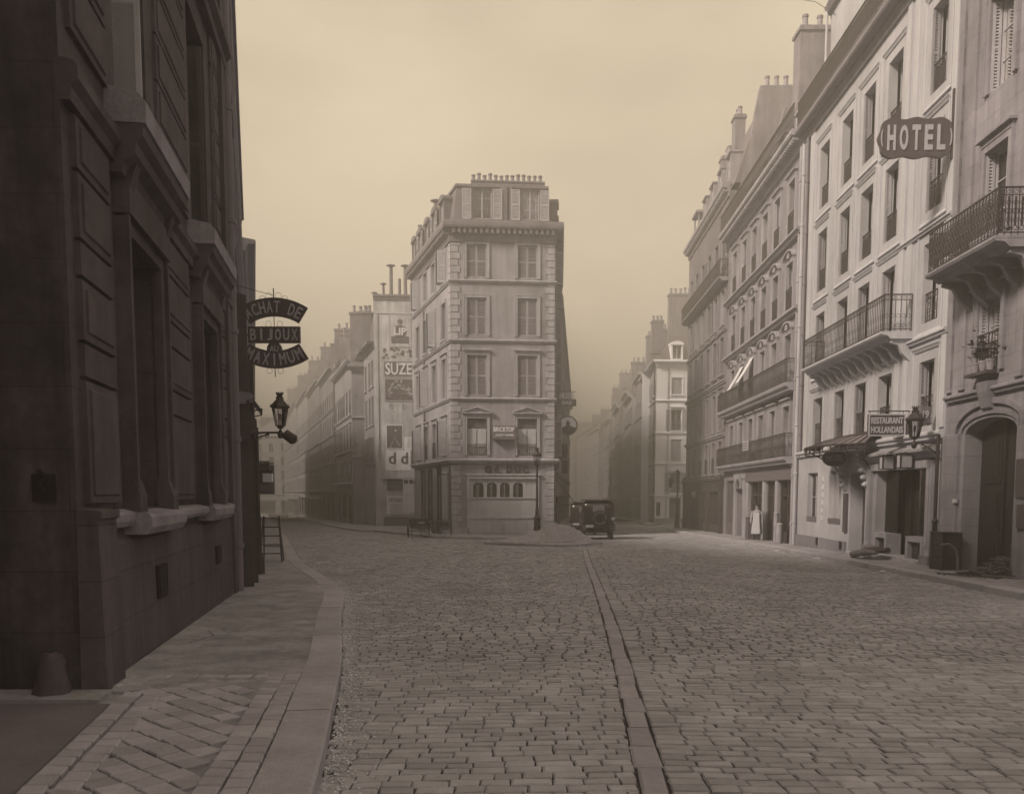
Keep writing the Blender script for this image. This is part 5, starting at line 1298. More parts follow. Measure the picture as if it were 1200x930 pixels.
def arc_text(txt,c,r,a0,a1,ht,wd,inv=False):
    n = len(txt)
    for i,ch in enumerate(txt):
        if ch == ' ': continue
        q = a0+(a1-a0)*i/(n-1)
        if not inv: items.append(dict(txt=ch,cx=r*sin(q),cz=c+r*cos(q),wd=wd*(.25 if ch == 'I' else 1),ht=ht,y=-.06,rot=-q,bold=.015))
        else: items.append(dict(txt=ch,cx=r*sin(q),cz=c-r*cos(q),wd=wd*(.25 if ch == 'I' else 1),ht=ht,y=-.06,rot=q,bold=.015))
arc_text('ACHAT DE',zc_,Rt-.19,-.48,.48,.25,.125)
arc_text('MAXIMUM',zt_,Rt-.18,-.46,.46,.25,.14,True)
for i,ch in enumerate('BIJOUX'): items.append(dict(txt=ch,cx=-.44+.176*i,cz=5.03,wd=.04 if ch == 'I' else .125,ht=.24,y=-.06,bold=.015))
items.append(dict(txt='AU',cx=0,cz=4.74,wd=.19,ht=.13,y=-.065,bold=.01))
lettering(t,M0,items,M_let)
b = MB()
b.tube([(0,0,5.75),(0,0,6.0)],.012,5)
for s_ in (-1,1):
    for k,(x,r) in enumerate(((.1,.07),(.24,.055))): b.ring((s_*x,0,5.84-k*.05),r,.004,12,4)
    b.ring((s_*.12,0,5.26),.06,.004,12,4); b.ring((s_*.12,0,4.28),.06,.004,12,4)
b.tube([(0,0,5.2),(0,0,5.45)],.008,4); b.tube([(0,0,4.34),(0,0,4.15)],.01,5); b.tube([(0,0.0,4.15),(0,0.0,6.0)],.006,4); b.build('scrollwork',M_iron,t,M0)
b = MB(); b.tube([(-1.1,0,5.03),(-.5,0,5.03)],.02,6); b.tube([(-1.1,0,6.15),(0,0,5.85)],.006,4); b.tube([(-1.1,0,4.4),(-.5,0,4.5)],.02,6); b.tube([(-1.1,0,4.25),(-.62,0,4.25),(-.58,0,4.32)],.012,5); b.build('bracket',M_iron,t,M0)

# gas lanterns
def lantern_parts(t,M,s=1.0,mi=None):
    """square street lantern hanging point at z=0 (bottom spigot), about .85 m tall"""
    b = MB(); k = 6
    b.lathe((0,0,0),[(.02,-.12),(.035,-.06),(.02,-.02),(.07,0),(.075,.03),(.05,.05)],8)
    def ringp(r,z): return [(r*cos(2*pi*i/k+pi/k),r*sin(2*pi*i/k+pi/k),z) for i in range(k)]
    lo_ = ringp(.11,.05); up_ = ringp(.19,.47)
    for i in range(k):
        b.tube([lo_[i],up_[i]],.009,5); b.tube([lo_[i],lo_[(i+1)%k]],.011,5); b.tube([up_[i],up_[(i+1)%k]],.014,5)
        x,y,z = up_[i]; b.lathe((x*1.08,y*1.08,z),[(.008,0),(.018,.03),(.004,.08)],5)
    b.lathe((0,0,0),[(.23,.47),(.235,.5),(.17,.56),(.12,.62),(.09,.64),(.085,.68),(.1,.7),(.07,.72),(.04,.74)],k)
    for i in range(8):
        q = 2*pi*i/8; b.tube([(.04*cos(q),.04*sin(q),.72),(.085*cos(q),.085*sin(q),.82)],.014,4)
    b.lathe((0,0,0),[(.03,.72),(.05,.76),(.02,.8)],8)
    b.build('lantern_frame',M_iron,t,M)
    b = MB(); 
    for i in range(k):
        a_,c_ = lo_[i],lo_[(i+1)%k]; d_,e_ = up_[(i+1)%k],up_[i]; b.add([a_,c_,d_,e_],[(0,1,2,3)])
    b.build('lantern_glass',M_lamp,t,M,recalc=False)
    b = MB(); b.lathe((0,0,.12),[(.012,-.06),(.014,.06),(.03,.08),(.03,.2),(.01,.22)],8); b.build('gas_mantle',M_let,t,M)
def wall_lantern(lab,x,y,z,wx,wy,s=1,tail=True,extra=None):
    """lantern at x,y,z fixed by a scroll bracket to the wall point wx,wy"""
    t = thing('wall_lantern',lab,'lantern',(x,y,z)); M = Matrix.Translation((x,y,z)) @ Matrix.Scale(s,4)
    lantern_parts(t,M)
    b = MB(); v = Vector((wx-x,wy-y,0)); L_ = v.length; v.normalize(); P_ = lambda d,zz: (x+v.x*d,y+v.y*d,z+zz)
    b.tube([P_(-.02,-.1*s),P_(L_,-.1*s)],.024*s,8); b.tube([P_(L_*i/8,-.12*s-.42*s*(i/8)**2.2) for i in range(2,9)],.018*s,6)
    for d,r in ((.3,.05),(.48,.08),(.7,.12)):
        c = Vector(P_(L_*d,-.12*s-r*s)); pts = [(c.x+v.x*r*.8*s*cos(q*pi/6),c.y+v.y*r*.8*s*cos(q*pi/6),c.z+r*.8*s*sin(q*pi/6)) for q in range(13)]; b.tube(pts,.008*s,4)
    b.lathe((x,y,z-.1*s),[(.02,-.14*s),(.06,-.1*s),(.07,-.03*s),(.03,.05*s)],10); b.build('bracket',M_iron,t)
    if extra: extra(t)
    return t
def tail(t):
    b = MB(); b.lathe((0,0,0),[(.05,-.16),(.11,-.14),(.12,.1),(.06,.16)],12,ax='x'); b.build('igniter_box',M_iron,t,Matrix.Translation((-4.95,19.2,2.88)) @ Matrix.Rotation(radians(35),4,'Y'))
wall_lantern('black wall lantern with crown top on a scrolled bracket, under the jewellery sign',-5.16,19.2,3.08,-6.2,19.3,.96,extra=tail)
b = MB(); x_,y_ = -5.72,19.25; b.tube([(x_,y_,-.2),(x_,y_,3.1)],.05,10); b.lathe((x_,y_,gz(y_,.13)),[(.12,-.05),(.12,.35),(.07,.45),(.06,1.2),(.08,1.24),(.06,1.3)],10)
tag(b.build('service_pipe',M_iron,smooth=True),'thin black upright pipe standing under the left wall lantern','pipe')
cx,cy = R.p(39.0,1.15)
wall_lantern('black wall lantern with crown top projecting beside the restaurant board',*R.p(38.3,.68),3.0,*R.p(38.45,.05),1.0)
b = MB(); x_,y_ = R.p(38.42,.14); b.tube([(x_,y_,-.4),(x_,y_,3.1)],.045,10); b.lathe((x_,y_,gz(y_,.13)),[(.1,-.1),(.1,.3),(.06,.4),(.06,1.1),(.09,1.15),(.06,1.2)],10)
tag(b.build('service_pipe',M_iron,smooth=True),'black upright pipe between the restaurant front and the carriage gateway','pipe')
x,y = FL.p(9.9,.55)
wall_lantern('small bracket lantern on the left flank of the corner building',x,y,2.75,*FL.p(9.9,.02),.6)
# street lamp post
def lamp_post(lab,x,y,h,s=1.0,group=None):
    g = gz(y,.13); t = thing('street_lamp',lab,'street lamp',(x,y,g),0,group)
    b = MB(); b.lathe((x,y,g),[(.24*s,-.05),(.24*s,.12),(.2*s,.18),(.17*s,.5),(.15*s,.85),(.19*s,.9),(.19*s,.96),(.1*s,1.05),(.085*s,1.3),(.11*s,1.34),(.07*s,1.42),(.055*s,h-1.3),(.045*s,h-1.0),(.08*s,h-.97),(.05*s,h-.92),(.035*s,h-.8)],14)
    b.tube([(x-.28*s,y,h-1.08+g-g),(x+.28*s,y,h-1.08)],.014,6) if False else None
    b.build('post',M_iron,t,smooth=True); lantern_parts(t,Matrix.Translation((x,y,g+h-.8*s*1.15)) @ Matrix.Scale(s*1.15,4)); return t
lamp_post('black cast iron lamp post with lantern in front of the corner building door boards',1.27,43.4,4.45,1.0)
def twin(lab,x,y):
    g = gz(y,.13); t = thing('street_lamp',lab,'street lamp',(x,y,g)); b = MB(); b.lathe((x,y,g),[(.2,0),(.18,.3),(.12,.8),(.06,1.2),(.045,3.3),(.08,3.35),(.03,3.5)],10); b.tube([(x-.5,y,g+3.2),(x+.5,y,g+3.2)],.03,6); b.build('post',M_iron,t,smooth=True)
    for k in (-.5,.5): 
        b = MB(); b.lathe((x+k,y,g+3.1),[(.1,-.25),(.17,.25),(.19,.28),(.05,.42),(.02,.5)],8); b.build('lantern_frame',M_iron,t)
    b = MB(); b.lathe((x,y,g+3.5),[(.1,0),(.17,.4),(.19,.43),(.05,.58),(.02,.66)],8); b.build('lantern_frame',M_iron,t)
twin('dark post with a small cluster of lamps at the corner of the dark house',11.7,60.6)

# hotel signs (hung on brackets across the pavement, facing down the street)
def cross_sign(name,lab,u,z,w_,h_,d0,texts,m=M_signd,shape='rect',lm=M_let,th=.1,frame=None):
    """board perpendicular to the right-hand facade, its near face towards the square; d0 = distance of its wall-side edge"""
    x1,y_ = R.p(u,d0); x0 = x1-w_; t = thing(name,lab,'sign',((x0+x1)/2,y_,z)); M = Matrix.Translation(((x0+x1)/2,y_,z)) @ Matrix.Rotation(radians(-2),4,'Z')
    b = MB()
    if shape == 'rect': b.box(-w_/2,w_/2,-th/2,th/2,-h_/2,h_/2)
    elif shape == 'oval': 
        n = 28; vs = [(w_/2*cos(2*pi*i/n),y,h_/2*sin(2*pi*i/n)) for y in (-th/2,th/2) for i in range(n)]; b.add(vs,[tuple(range(n)),tuple(range(n,2*n))]+[(i,(i+1)%n,n+(i+1)%n,n+i) for i in range(n)])
    else:                       # lobed cartouche
        n = 64; vs = []
        for y in (-th/2,th/2):
            for i in range(n):
                q = 2*pi*i/n; cx_ = cos(q); sx_ = sin(q); ex = 5
                r = (abs(cx_)**ex+abs(sx_)**ex)**(-1/ex); x = w_/2*r*cx_; zz = h_/2*r*sx_; zz += .028*cos(x/w_*2*pi*3)*(1 if zz > 0 else -1)*(abs(zz)/(h_/2)); x += .035*cos(zz/h_*2*pi*2)*(1 if x > 0 else -1)*(abs(x)/(w_/2))**4
                vs.append((x,y,zz))
        b.add(vs,[tuple(range(n)),tuple(range(n,2*n))]+[(i,(i+1)%n,n+(i+1)%n,n+i) for i in range(n)])
    b.build('board',m,t,M)
    if frame:
        b = MB(); f_ = .035; e = -th/2
        for (a_,c_,p_,q_) in ((-w_/2,w_/2,h_/2-f_,h_/2),(-w_/2,w_/2,-h_/2,-h_/2+f_),(-w_/2,-w_/2+f_,-h_/2+f_,h_/2-f_),(w_/2-f_,w_/2,-h_/2+f_,h_/2-f_)): b.box(a_,c_,e-.02,e+.01,p_,q_)
        b.build('frame',frame,t,M)
    lettering(t,M,[dict(txt=tx,cx=cx_,cz=cz_,wd=ww_,ht=hh_,y=-th/2-.02,th=.018,bold=.03) for tx,cx_,cz_,ww_,hh_ in texts],lm)
    return t,M
t,M = cross_sign('hotel_sign','dark cartouche sign reading HOTEL in tall pale letters high on the hotel facade',38.3,10.3,1.78,.92,.06,[],shape='lobed')
its = []
for i,ch in enumerate('HOTEL'): its.append(dict(txt=ch,cx=-.6+.3*i,cz=0,wd=.2,ht=.6,y=-.07,th=.02,bold=.035))
for k in (-.83,.83): its.append(dict(txt='('if k < 0 else ')',cx=k,cz=0,wd=.05,ht=.4,y=-.07,th=.02,bold=.02))
lettering(t,M,its,M_let)
b = MB(); b.tube([(.9,0,-.5),(.9,0,1.15)],.05,8); b.box(.88,1.0,-.03,.03,.9,.96); b.box(.88,1.0,-.03,.03,-.4,-.34); b.box(.8,.93,-.02,.02,.3,.34); b.build('bracket',M_iron,t,M)
t,M = cross_sign('restaurant_sign','dark framed board reading RESTAURANT HOLLANDAIS over the restaurant front',36.3,3.5,1.0,.6,.12,[('RESTAURANT',0,.12,.86,.18),('HOLLANDAIS',0,-.13,.86,.18)],frame=M_let)
b = MB(); b.tube([(-.5,0,.38),(.62,0,.38)],.018,6)
for k in (-.45,.45): b.tube([(k,0,.3),(k,0,.38)],.01,5)
b.tube([(.2,0,-.36),(.62,0,-.36)],.015,6); b.build('bracket',M_iron,t,M)
t,M = cross_sign('oval_sign','small dark oval sign hanging under the hotel porch',31.75,2.78,.78,.54,.1,[('HOTEL',0,0,.55,.2)],m=M_signm,shape='oval',lm=M_ad)
b = MB()
for k in (-.2,.2): b.tube([(k,0,.25),(k*1.2,0,.5)],.01,5)
b.tube([(-.3,0,.5),(.5,0,.5)],.015,5); b.build('bracket',M_iron,t,M)
t,M = cross_sign('number_sign','small dark house-number lamp box beside the wall lantern on the hotel',38.1,3.62,.22,.42,.25,[('19',0,0,.15,.2)],m=M_signm,lm=M_let)
for i,(u,lab) in enumerate([(35.75,'square glazed lantern over the restaurant door, the one farther from the gateway'),(36.95,'square glazed lantern over the restaurant door, the one nearer the gateway')]):
    x,y = R.p(u,.35); t = thing('door_lantern',lab,'lantern',(x,y,2.5),0,'pair of lanterns over the restaurant door'); M = Matrix.Translation((x,y,2.5)); b = MB()
    for sx_ in (-.16,.16):
        for sy in (-.12,.12): b.box(sx_-.012,sx_+.012,sy-.012,sy+.012,-.18,.18)
    b.box(-.19,.19,-.15,.15,.18,.21); b.box(-.17,.17,-.13,.13,-.2,-.18); b.box(-.01,.4,-.01,.01,.22,.24); b.build('lantern_frame',M_iron,t,M)
    b = MB(); b.box(-.15,.15,-.11,.11,-.17,.17); b.build('lantern_glass',M_pipel,t,M)

# signs of the corner building
t = thing('shop_name_sign','bold dark shop name lettering Gd. DUC above the boarded front of the corner building','sign',(*FF.p(2.9,.1),2.95)); M = FF.M(0,0,.02)
its = [dict(txt='G',cx=2.02,cz=2.93,wd=.42,ht=.4,y=-.03,bold=.06,th=.05),dict(txt='d',cx=2.46,cz=2.96,wd=.24,ht=.4,y=-.03,bold=.05,th=.05),dict(txt='.',cx=2.7,cz=2.77,wd=.08,ht=.08,y=-.03,bold=.02,th=.05)]
for i,ch in enumerate('DUC'): its.append(dict(txt=ch,cx=3.22+.45*i,cz=2.93,wd=.36,ht=.4,y=-.03,bold=.06,th=.05))
lettering(t,M,its,M_wood); b = MB(); b.box(1.75,4.4,-.015,-.005,2.715,2.73); b.build('mounting_rail',M_woodm,t,M)
t = thing('nightclub_sign','boxed sign reading BRICKTOP between the two first floor windows of the corner building','sign',(*FF.p(2.88,.2),5.0)); M = FF.M(2.88,4.98,.26)
b = MB(); b.box(-.66,.66,-.06,.22,-.33,.36); b.box(-.6,.6,-.1,.2,-.4,-.33); b.build('box',M_signm,t,M); lettering(t,M,[dict(txt='BRICKTOP',cx=0,cz=.15,wd=1.16,ht=.27,y=-.08,bold=.03),dict(txt='JAZZY HOME',cx=.02,cz=-.18,wd=1.02,ht=.16,y=-.08,bold=.03,shear=.3)],M_poster)
# signs on the right flank: frontal plates
def fsign(name,lab,u,d,z): x,y = FRt.p(u,d); t = thing(name,lab,'sign',(x,y,z)); return t,Matrix.Translation((x,y,z))
t,M = fsign('lattice_sign','openwork lettered sign box sticking out on the right flank of the corner building',3.0,.75,7.25)
b = MB(); b.box(-.5,.52,-.05,.05,-.5,-.1); b.build('box',M_signm,t,M); lettering(t,M,[dict(txt='HOTEL',cx=0,cz=.12,wd=.9,ht=.36,y=-.05,th=.05,bold=.03),dict(txt='BAR',cx=0,cz=-.3,wd=.6,ht=.22,y=-.08,th=.03,bold=.02)],M_poster)
b = MB(); b.tube([(-.9,0,.35),(.52,0,.35)],.02,5); b.tube([(-.9,0,-.3),(-.5,0,-.3)],.03,5); b.build('bracket',M_iron,t,M)
t,M = fsign('round_sign','round pale disc sign with a dark silhouette on the corner building right flank',2.2,.78,5.55)
b = MB(); b.lathe((0,0,0),[(0,-.05),(.53,-.05),(.53,.05),(0,.05)],32,ax='y'); b.build('disc',M_poster,t,M)
b = MB(); b.ring((0,-.05,0),.54,.035,32,6); n=14
for q in range(n): pass
b.add([(.5*cos(a_),-.065,.5*sin(a_)) for a_ in [pi*1.08+ (pi*.84)*i/14 for i in range(15)]]+[(.3,-.065,-.08),(.1,-.065,.02),(.12,-.065,.2),(0,-.065,.28),(-.12,-.065,.2),(-.1,-.065,0),(-.3,-.065,-.1)],[tuple(range(22))])
b.build('silhouette',M_wood,t,M); b = MB(); b.tube([(-.9,0,.2),(-.5,0,.2)],.03,5); b.tube([(-.9,0,-.2),(-.5,0,-.2)],.03,5); b.build('bracket',M_iron,t,M)
t,M = fsign('hanging_sign','small dark hanging plate low on the right flank of the corner building',3.5,.6,3.2)
b = MB(); b.box(-.16,.2,-.04,.04,-.4,.4); b.tube([(-.6,0,.45),(.35,0,.45)],.02,5); b.build('plate',M_wood,t,M)
t,M = fsign('hanging_sign','dark drum-shaped sign just under the round disc sign',5.5,.5,4.25)
b = MB(); b.lathe((0,0,0),[(0,-.45),(.28,-.45),(.32,0),(.28,.4),(0,.5)],12); b.tube([(-.5,0,.0),(0,0,0)],.02,5); b.build('drum',M_wood,t,M)
cloth('awning','dark sloping shop awning on the right flank of the corner building beside the parked taxi',FRt,1.2,6.5,.95,2.5,.05,1.35,M_woodm)
t = thing('projecting_sign','pale tall projecting board with two dark squares, beside the posters of the gable house','sign',(*FL.p(.4,.5),1.6))
Mx = Matrix.Translation((*FL.p(.3,.45),0)); b = MB(); b.box(-.38,.38,-.05,.05,.35,1.45); b.box(-.38,.38,-.05,.05,1.48,2.6); b.build('board',M_poster,t,Mx)
b = MB(); 
for x0_ in (-.3,.05): b.box(x0_,x0_+.25,-.07,-.04,2.25,2.5)
b.box(.38,.9,-.02,.02,2.3,2.36); b.box(.38,.9,-.02,.02,.6,.66); b.build('bracket',M_wood,t,Mx)
# blinds of the balcony house
cloth('window_blind','pale slanting canvas blind on the balcony house, the nearer of the pair',R,18.0-.15,18.65,6.95,8.15,.05,.75,M_blind,'blind','pair of raised window blinds',False)
cloth('window_blind','pale slanting canvas blind on the balcony house, the one nearer the dark corner house',R,15.75,16.5,6.85,8.0,.05,.7,M_blind,'blind','pair of raised window blinds',False)
# small board on the first floor balcony of the balcony house, shop signs
t = thing('balcony_board','small pale lettered board tied to the first floor balcony rail of the balcony house','sign',(*R.p(19.4,.52),3.8)); M = R.M(19.4,3.85,.53); b = MB(); b.box(-.5,.5,-.03,.02,-.22,.22); b.build('board',M_let,t,M); b = MB()
for i in range(3): b.box(-.4,.4,-.04,-.03,-.15+.12*i,-.1+.12*i)
b.build('painted_lines',M_post2,t,M)
t = thing('shop_sign','small pale lettered shop board on the dark corner house','sign',(*R.p(3.7,.4),1.7)); M = R.M(4.3,1.55,.3); b = MB(); b.box(-.9,.9,-.04,.02,-.22,.22); b.build('board',M_signm,t,M); lettering(t,M,[dict(txt='RESTAURANT',cx=0,cz=.08,wd=1.5,ht=.15,y=-.06,bold=.02),dict(txt='VINS',cx=.1,cz=-.11,wd=.8,ht=.12,y=-.06,bold=.02)],M_let)
# left street shop signs
def lsign(lab,x,y,z,w_,h_,m,txt=None):
    t = thing('hanging_sign',lab,'sign',(x,y,z)); M = Matrix.Translation((x,y,z)); b = MB(); b.box(-w_/2,w_/2,-.05,.05,-h_/2,h_/2); b.build('board',m,t,M); b = MB(); b.tube([(-w_/2-.5,0,h_/2+.05),(w_/2,0,h_/2+.05)],.02,5)
    for k in (-.3,.3): b.tube([(k*w_,0,h_/2),(k*w_,0,h_/2+.05)],.01,4)
    b.build('bracket',M_iron,t,M)
    if txt: lettering(t,M,[dict(txt=txt,cx=0,cz=0,wd=w_*.8,ht=h_*.5,y=-.07,bold=.02)],M_let)
lsign('dark hanging shop box nearest under the left wall lantern',-6.75,23,2.15,.5,.55,M_signd)
lsign('larger dark hanging shop box behind the smaller one in the left street',-7.7,26.5,2.05,.7,.9,M_framed)
lsign('thin pale shop plate low beside the left downpipe',-5.75,19.6+.6,2.0,.22,.2,M_poster)

# sand heap on the island, with pebbly surface
b = MB(); n = 70; m_ = 46; rnd = random.Random(3); vs = []
def hsand(x,y):
    def cone(cx,cy,r,h,fl=0): d = hypot((x-cx),(y-cy)*1.05)/r; return h*max(0,min(1-fl,1-d))/(1-fl)
    h = max(cone(2.05,37.5,1.6,.86,.36),cone(.95,37.4,1.15,.55,.16),cone(.05,37.3,.9,.25),cone(2.8,37,1.1,.3)); h *= .8+.13*sin(x*3.1+y)*sin(y*2.7-x*.7); return h
for i in range(n+1):
    for j in range(m_+1):
        x = -1.6+6.0*i/n; y = 35.0+5.0*j/m_; h = hsand(x,y); jit = (rnd.random()-.5)*.1+.05*sin(x*5+y*3)*sin(y*4-x*2)
        vs.append((x+(rnd.random()-.5)*.04,y,gz(y,.10)+ (h+jit*min(1,h*5) if h > 0 else -.25)))
b.add(vs,[(i*(m_+1)+j,(i+1)*(m_+1)+j,(i+1)*(m_+1)+j+1,i*(m_+1)+j+1) for i in range(n) for j in range(m_)])
o = b.build('sand_heap',M_sand,smooth=True); tag(o,'pale heap of sand tipped on the kerbed island in front of the lamp post','sand heap')
b = MB(); rs = random.Random(8)
for i in range(900):
    a_ = rs.random()*2*pi; q = 1+abs(rs.gauss(0,.28)); x = 1.3+2.1*q*cos(a_)*.95; y = 37.4+1.9*q*sin(a_)*.8; r = rs.uniform(.012,.05)*(1.6 if rs.random() < .05 else 1)
    on = ((x-1.1)/2.1)**2+((y-37.5)/2.2)**2 < 1; z = gz(y,.12 if on else .0)+max(0,hsand(x,y))*1.0
    b.add([(x-r,y-r*.7,z-.01),(x+r,y-r*.8,z-.01),(x+r*.8,y+r,z-.01),(x-r*.8,y+r*.8,z-.01),(x+rs.uniform(-.3,.3)*r,y,z+r*.9)],[(0,1,4),(1,2,4),(2,3,4),(3,0,4)])
sp_ = b.build('spilled_lumps',M_sand,o); sp_['kind'] = 'stuff'

# 1920s motor taxi
def spoked(b,c,R_,ax='x',n=10,hub=.06,wd=.05,mi=0):
    for i in range(n):
        q = 2*pi*i/n
        if ax == 'x': b.tube([c,(c[0],c[1]+R_*cos(q),c[2]+R_*sin(q))],.018,5,mi)
        else: b.tube([c,(c[0]+R_*cos(q),c[1],c[2]+R_*sin(q))],.018,5,mi)
    b.lathe(c,[(0,-wd*1.3),(hub,-wd*1.2),(hub,wd*1.2),(0,wd*1.3)],10,mi,ax=ax)
def car(lab,x,y,rz,cat='car',s=1.0):
    """faces local +y, rear towards -y"""
    t = thing('motor_taxi',lab,cat,(x,y,gz(y)),rz); M = local(t) @ Matrix.Rotation(-S,4,'X') @ Matrix.Scale(s,4)
    b = MB()
    secs = [(-1.35,.62,.55,1.55,.10),(-1.32,.70,.52,1.78,.12),(-1.2,.74,.5,1.88,.1),(-.2,.75,.5,1.9,.08),(.35,.73,.5,1.9,.08),(.45,.72,.5,1.86,.1)]
    def sec(yy,hw,z0,z1,r):
        return [(-hw*.92,yy,z0),(hw*.92,yy,z0),(hw,yy,z0+.3),(hw,yy,z1-r*2),(hw-r*.6,yy,z1-r*.6),(hw-r*2.4,yy,z1),(-hw+r*2.4,yy,z1),(-hw+r*.6,yy,z1-r*.6),(-hw,yy,z1-r*2),(-hw,yy,z0+.3)]
    vs = []; 
    for q in secs: vs += sec(*q)
    k = 10; fs = [(i*k+j,i*k+(j+1)%k,(i+1)*k+(j+1)%k,(i+1)*k+j) for i in range(len(secs)-1) for j in range(k)]+[tuple(range(k))[::-1],tuple(range((len(secs)-1)*k,len(secs)*k))]
    b.add(vs,fs); body = b.build('body',M_car,t,M,smooth=True)
    b = MB(); b.prof(Face((-.8,-1.42),(.8,-1.42)),0,1.6,[(0,1.9),(0,1.95),(-2.9,1.98),(-2.9,1.92)]); b.build('roof',M_wood,t,M)
    b = MB(); vs = []; hs_ = [(.45,.52,.55,1.25),(1.0,.44,.55,1.2),(1.55,.36,.55,1.15)]
    for yy,hw,z0,z1 in hs_: vs += [(-hw,yy,z0),(hw,yy,z0),(hw,yy,z1-.16),(hw*.6,yy,z1),(-hw*.6,yy,z1),(-hw,yy,z1-.16)]
    fs = [(i*6+j,i*6+(j+1)%6,(i+1)*6+(j+1)%6,(i+1)*6+j) for i in range(2) for j in range(6)]+[(0,1,2,3,4,5),(12,13,14,15,16,17)]; b.add(vs,fs); b.build('bonnet',M_car,t,M)
    b = MB(); b.box(-.3,.3,1.55,1.6,.6,1.12); b.build('radiator',M_chrome,t,M)
    b = MB(); b.box(-.68,.68,.46,.49,1.25,1.8); b.build('windscreen',M_glass,t,M)
    b = MB(); b.box(-.28,.28,-1.375,-1.34,1.35,1.68); b.build('rear_window',M_signm,t,M)
    for sx_ in (-1,1):
        b = MB(); b.box(*sorted((sx_*.765,sx_*.745)),-1.0,-.35,1.3,1.72); b.box(*sorted((sx_*.765,sx_*.745)),-.2,.35,1.3,1.72); b.build('side_window',M_glass,t,M)
        b = MB(); b.box(*sorted((sx_*.75,sx_*.77)),-.25,-.23,.55,1.75); b.box(*sorted((sx_*.75,sx_*.79)),-.35,-.3,1.05,1.08); b.build('door',M_car,t,M)
        for yw in (-1.0,1.25):
            wb = MB(); wb.ring((sx_*.66,yw,.38),.325,.06,24,8,ax='x'); wh = wb.build('wheel',M_tyre,t,M,smooth=True)
            wb = MB(); wb.ring((sx_*.66,yw,.38),.27,.025,20,5,ax='x'); spoked(wb,(sx_*.66,yw,.38),.27); wb.build('rim',M_woodm,wh,M)
            b = MB(); vs = []; n_ = 9          # mudguard
            for i in range(n_):
                q = radians(10+160*i/(n_-1)); 
                for xx in (sx_*.54,sx_*.82): vs.append((xx,yw-.46*cos(q),.36+.46*sin(q)))
            kk = len(vs); vs += [(x_,y_,z_+.02) for x_,y_,z_ in vs]
            fs = [(2*i,2*i+1,2*i+3,2*i+2) for i in range(n_-1)]; b.add(vs,fs+[tuple(q+kk for q in f[::-1]) for f in fs]+[(2*i,2*i+2,2*i+2+kk,2*i+kk) for i in range(n_-1)]+[(2*i+1,2*i+1+kk,2*i+3+kk,2*i+3) for i in range(n_-1)]); b.build('mudguard',M_car,t,M)
        b = MB(); b.box(*sorted((sx_*.6,sx_*.84)),-.55,.85,.4,.44); b.build('running_board',M_car,t,M)
        b = MB(); b.lathe((sx_*.42,1.5,1.0),[(.02,-.16),(.1,-.08),(.12,.04),(.12,.06)],12,ax='y'); b.build('headlight',M_chrome,t,M,smooth=True)
    b = MB(); b.tube([(-.66,-1.0,.38),(.66,-1.0,.38)],.04,8); b.tube([(-.66,1.25,.38),(.66,1.25,.38)],.03,8); b.box(-.3,.3,-1.3,1.3,.42,.5); b.build('chassis',M_iron,t,M)
    b = MB(); b.ring((.08,-1.46,1.05),.33,.055,26,8); sw = b.build('spare_wheel',M_tyre,t,M,smooth=True); b = MB(); b.ring((.08,-1.5,1.05),.275,.022,24,6); b.build('rim',M_pipe,sw,M,smooth=True)
    b = MB(); b.box(.62,.8,-1.5,-1.44,.95,1.1); b.build('tail_lamp',M_chrome,t,M); b = MB(); b.box(-.62,-.25,-1.5,-1.47,.6,.72); b.build('number_plate',M_let,t,M)
    return t
car('black box-bodied motor taxi seen from behind with a spare wheel on its back',4.36,43.75,radians(-3),'car',1.02)
car('dark motor car half hidden beyond the spare-wheel taxi, parked by the kerb',4.15,49.6,radians(-4),'car',.98)

# hand cart and bicycle by the left kerb of the corner building
t = thing('hand_cart','small dark two-wheeled box hand cart at the kerb left of the corner building','cart',(-4.95,45.2,gz(45.2)),radians(12)); M = local(t)
b = MB(); b.hexa([(-.42,-.3,.5),(.42,-.3,.5),(.42,.3,.5),(-.42,.3,.5),(-.5,-.36,.98),(.5,-.36,.98),(.5,.36,.98),(-.5,.36,.98)]); b.box(-.52,.52,-.38,.38,.96,1.0); b.build('box',M_wood,t,M)
b = MB(); b.box(-.02,.28,-.385,-.375,.76,.84); b.build('name_plate',M_let,t,M)
for sx_ in (-.55,.55):
    b = MB(); b.ring((sx_,0,.36),.34,.025,20,6,ax='x'); wh = b.build('wheel',M_iron,t,M,smooth=True); b = MB(); spoked(b,(sx_,0,.36),.33,n=10); b.build('spokes',M_woodm,wh,M)
b = MB()
for sx_ in (-.38,.38): b.tube([(sx_,-.3,.55),(sx_*.9,-1.1,.62)],.022,6)
b.tube([(-.36,-1.1,.62),(.36,-1.1,.62)],.02,6); b.tube([(-.55,0,.36),(.55,0,.36)],.02,6); b.box(-.4,-.36,-.3,-.26,0,.5); b.box(.36,.4,-.3,-.26,0,.5); b.build('shafts',M_woodm,t,M)
t = thing('bicycle','dark bicycle leaning at the kerb between the hand cart and the corner building','bicycle',(-4.0,44.9,gz(44.9)),radians(-8)); M = local(t) @ Matrix.Rotation(radians(6),4,'X')
for xx in (-.52,.5):
    b = MB(); b.ring((xx,0,.34),.33,.016,22,5); wh = b.build('wheel',M_tyre,t,M,smooth=True); b = MB(); spoked(b,(xx,0,.34),.32,'y',12,.02,.03) ; b.build('spokes',M_chrome,wh,M)
b = MB(); A=(-.52,0,.34); Bq=(-.08,0,.32); Cq=(-.2,0,.85); D=(.36,0,.86); E_=(.5,0,.34)
for p_,q in ((A,Bq),(A,Cq),(Bq,Cq),(Cq,D),(Bq,(.38,0,.74)),(D,(.38,0,.74)),((.38,0,.74),E_)): b.tube([p_,q],.015,6)
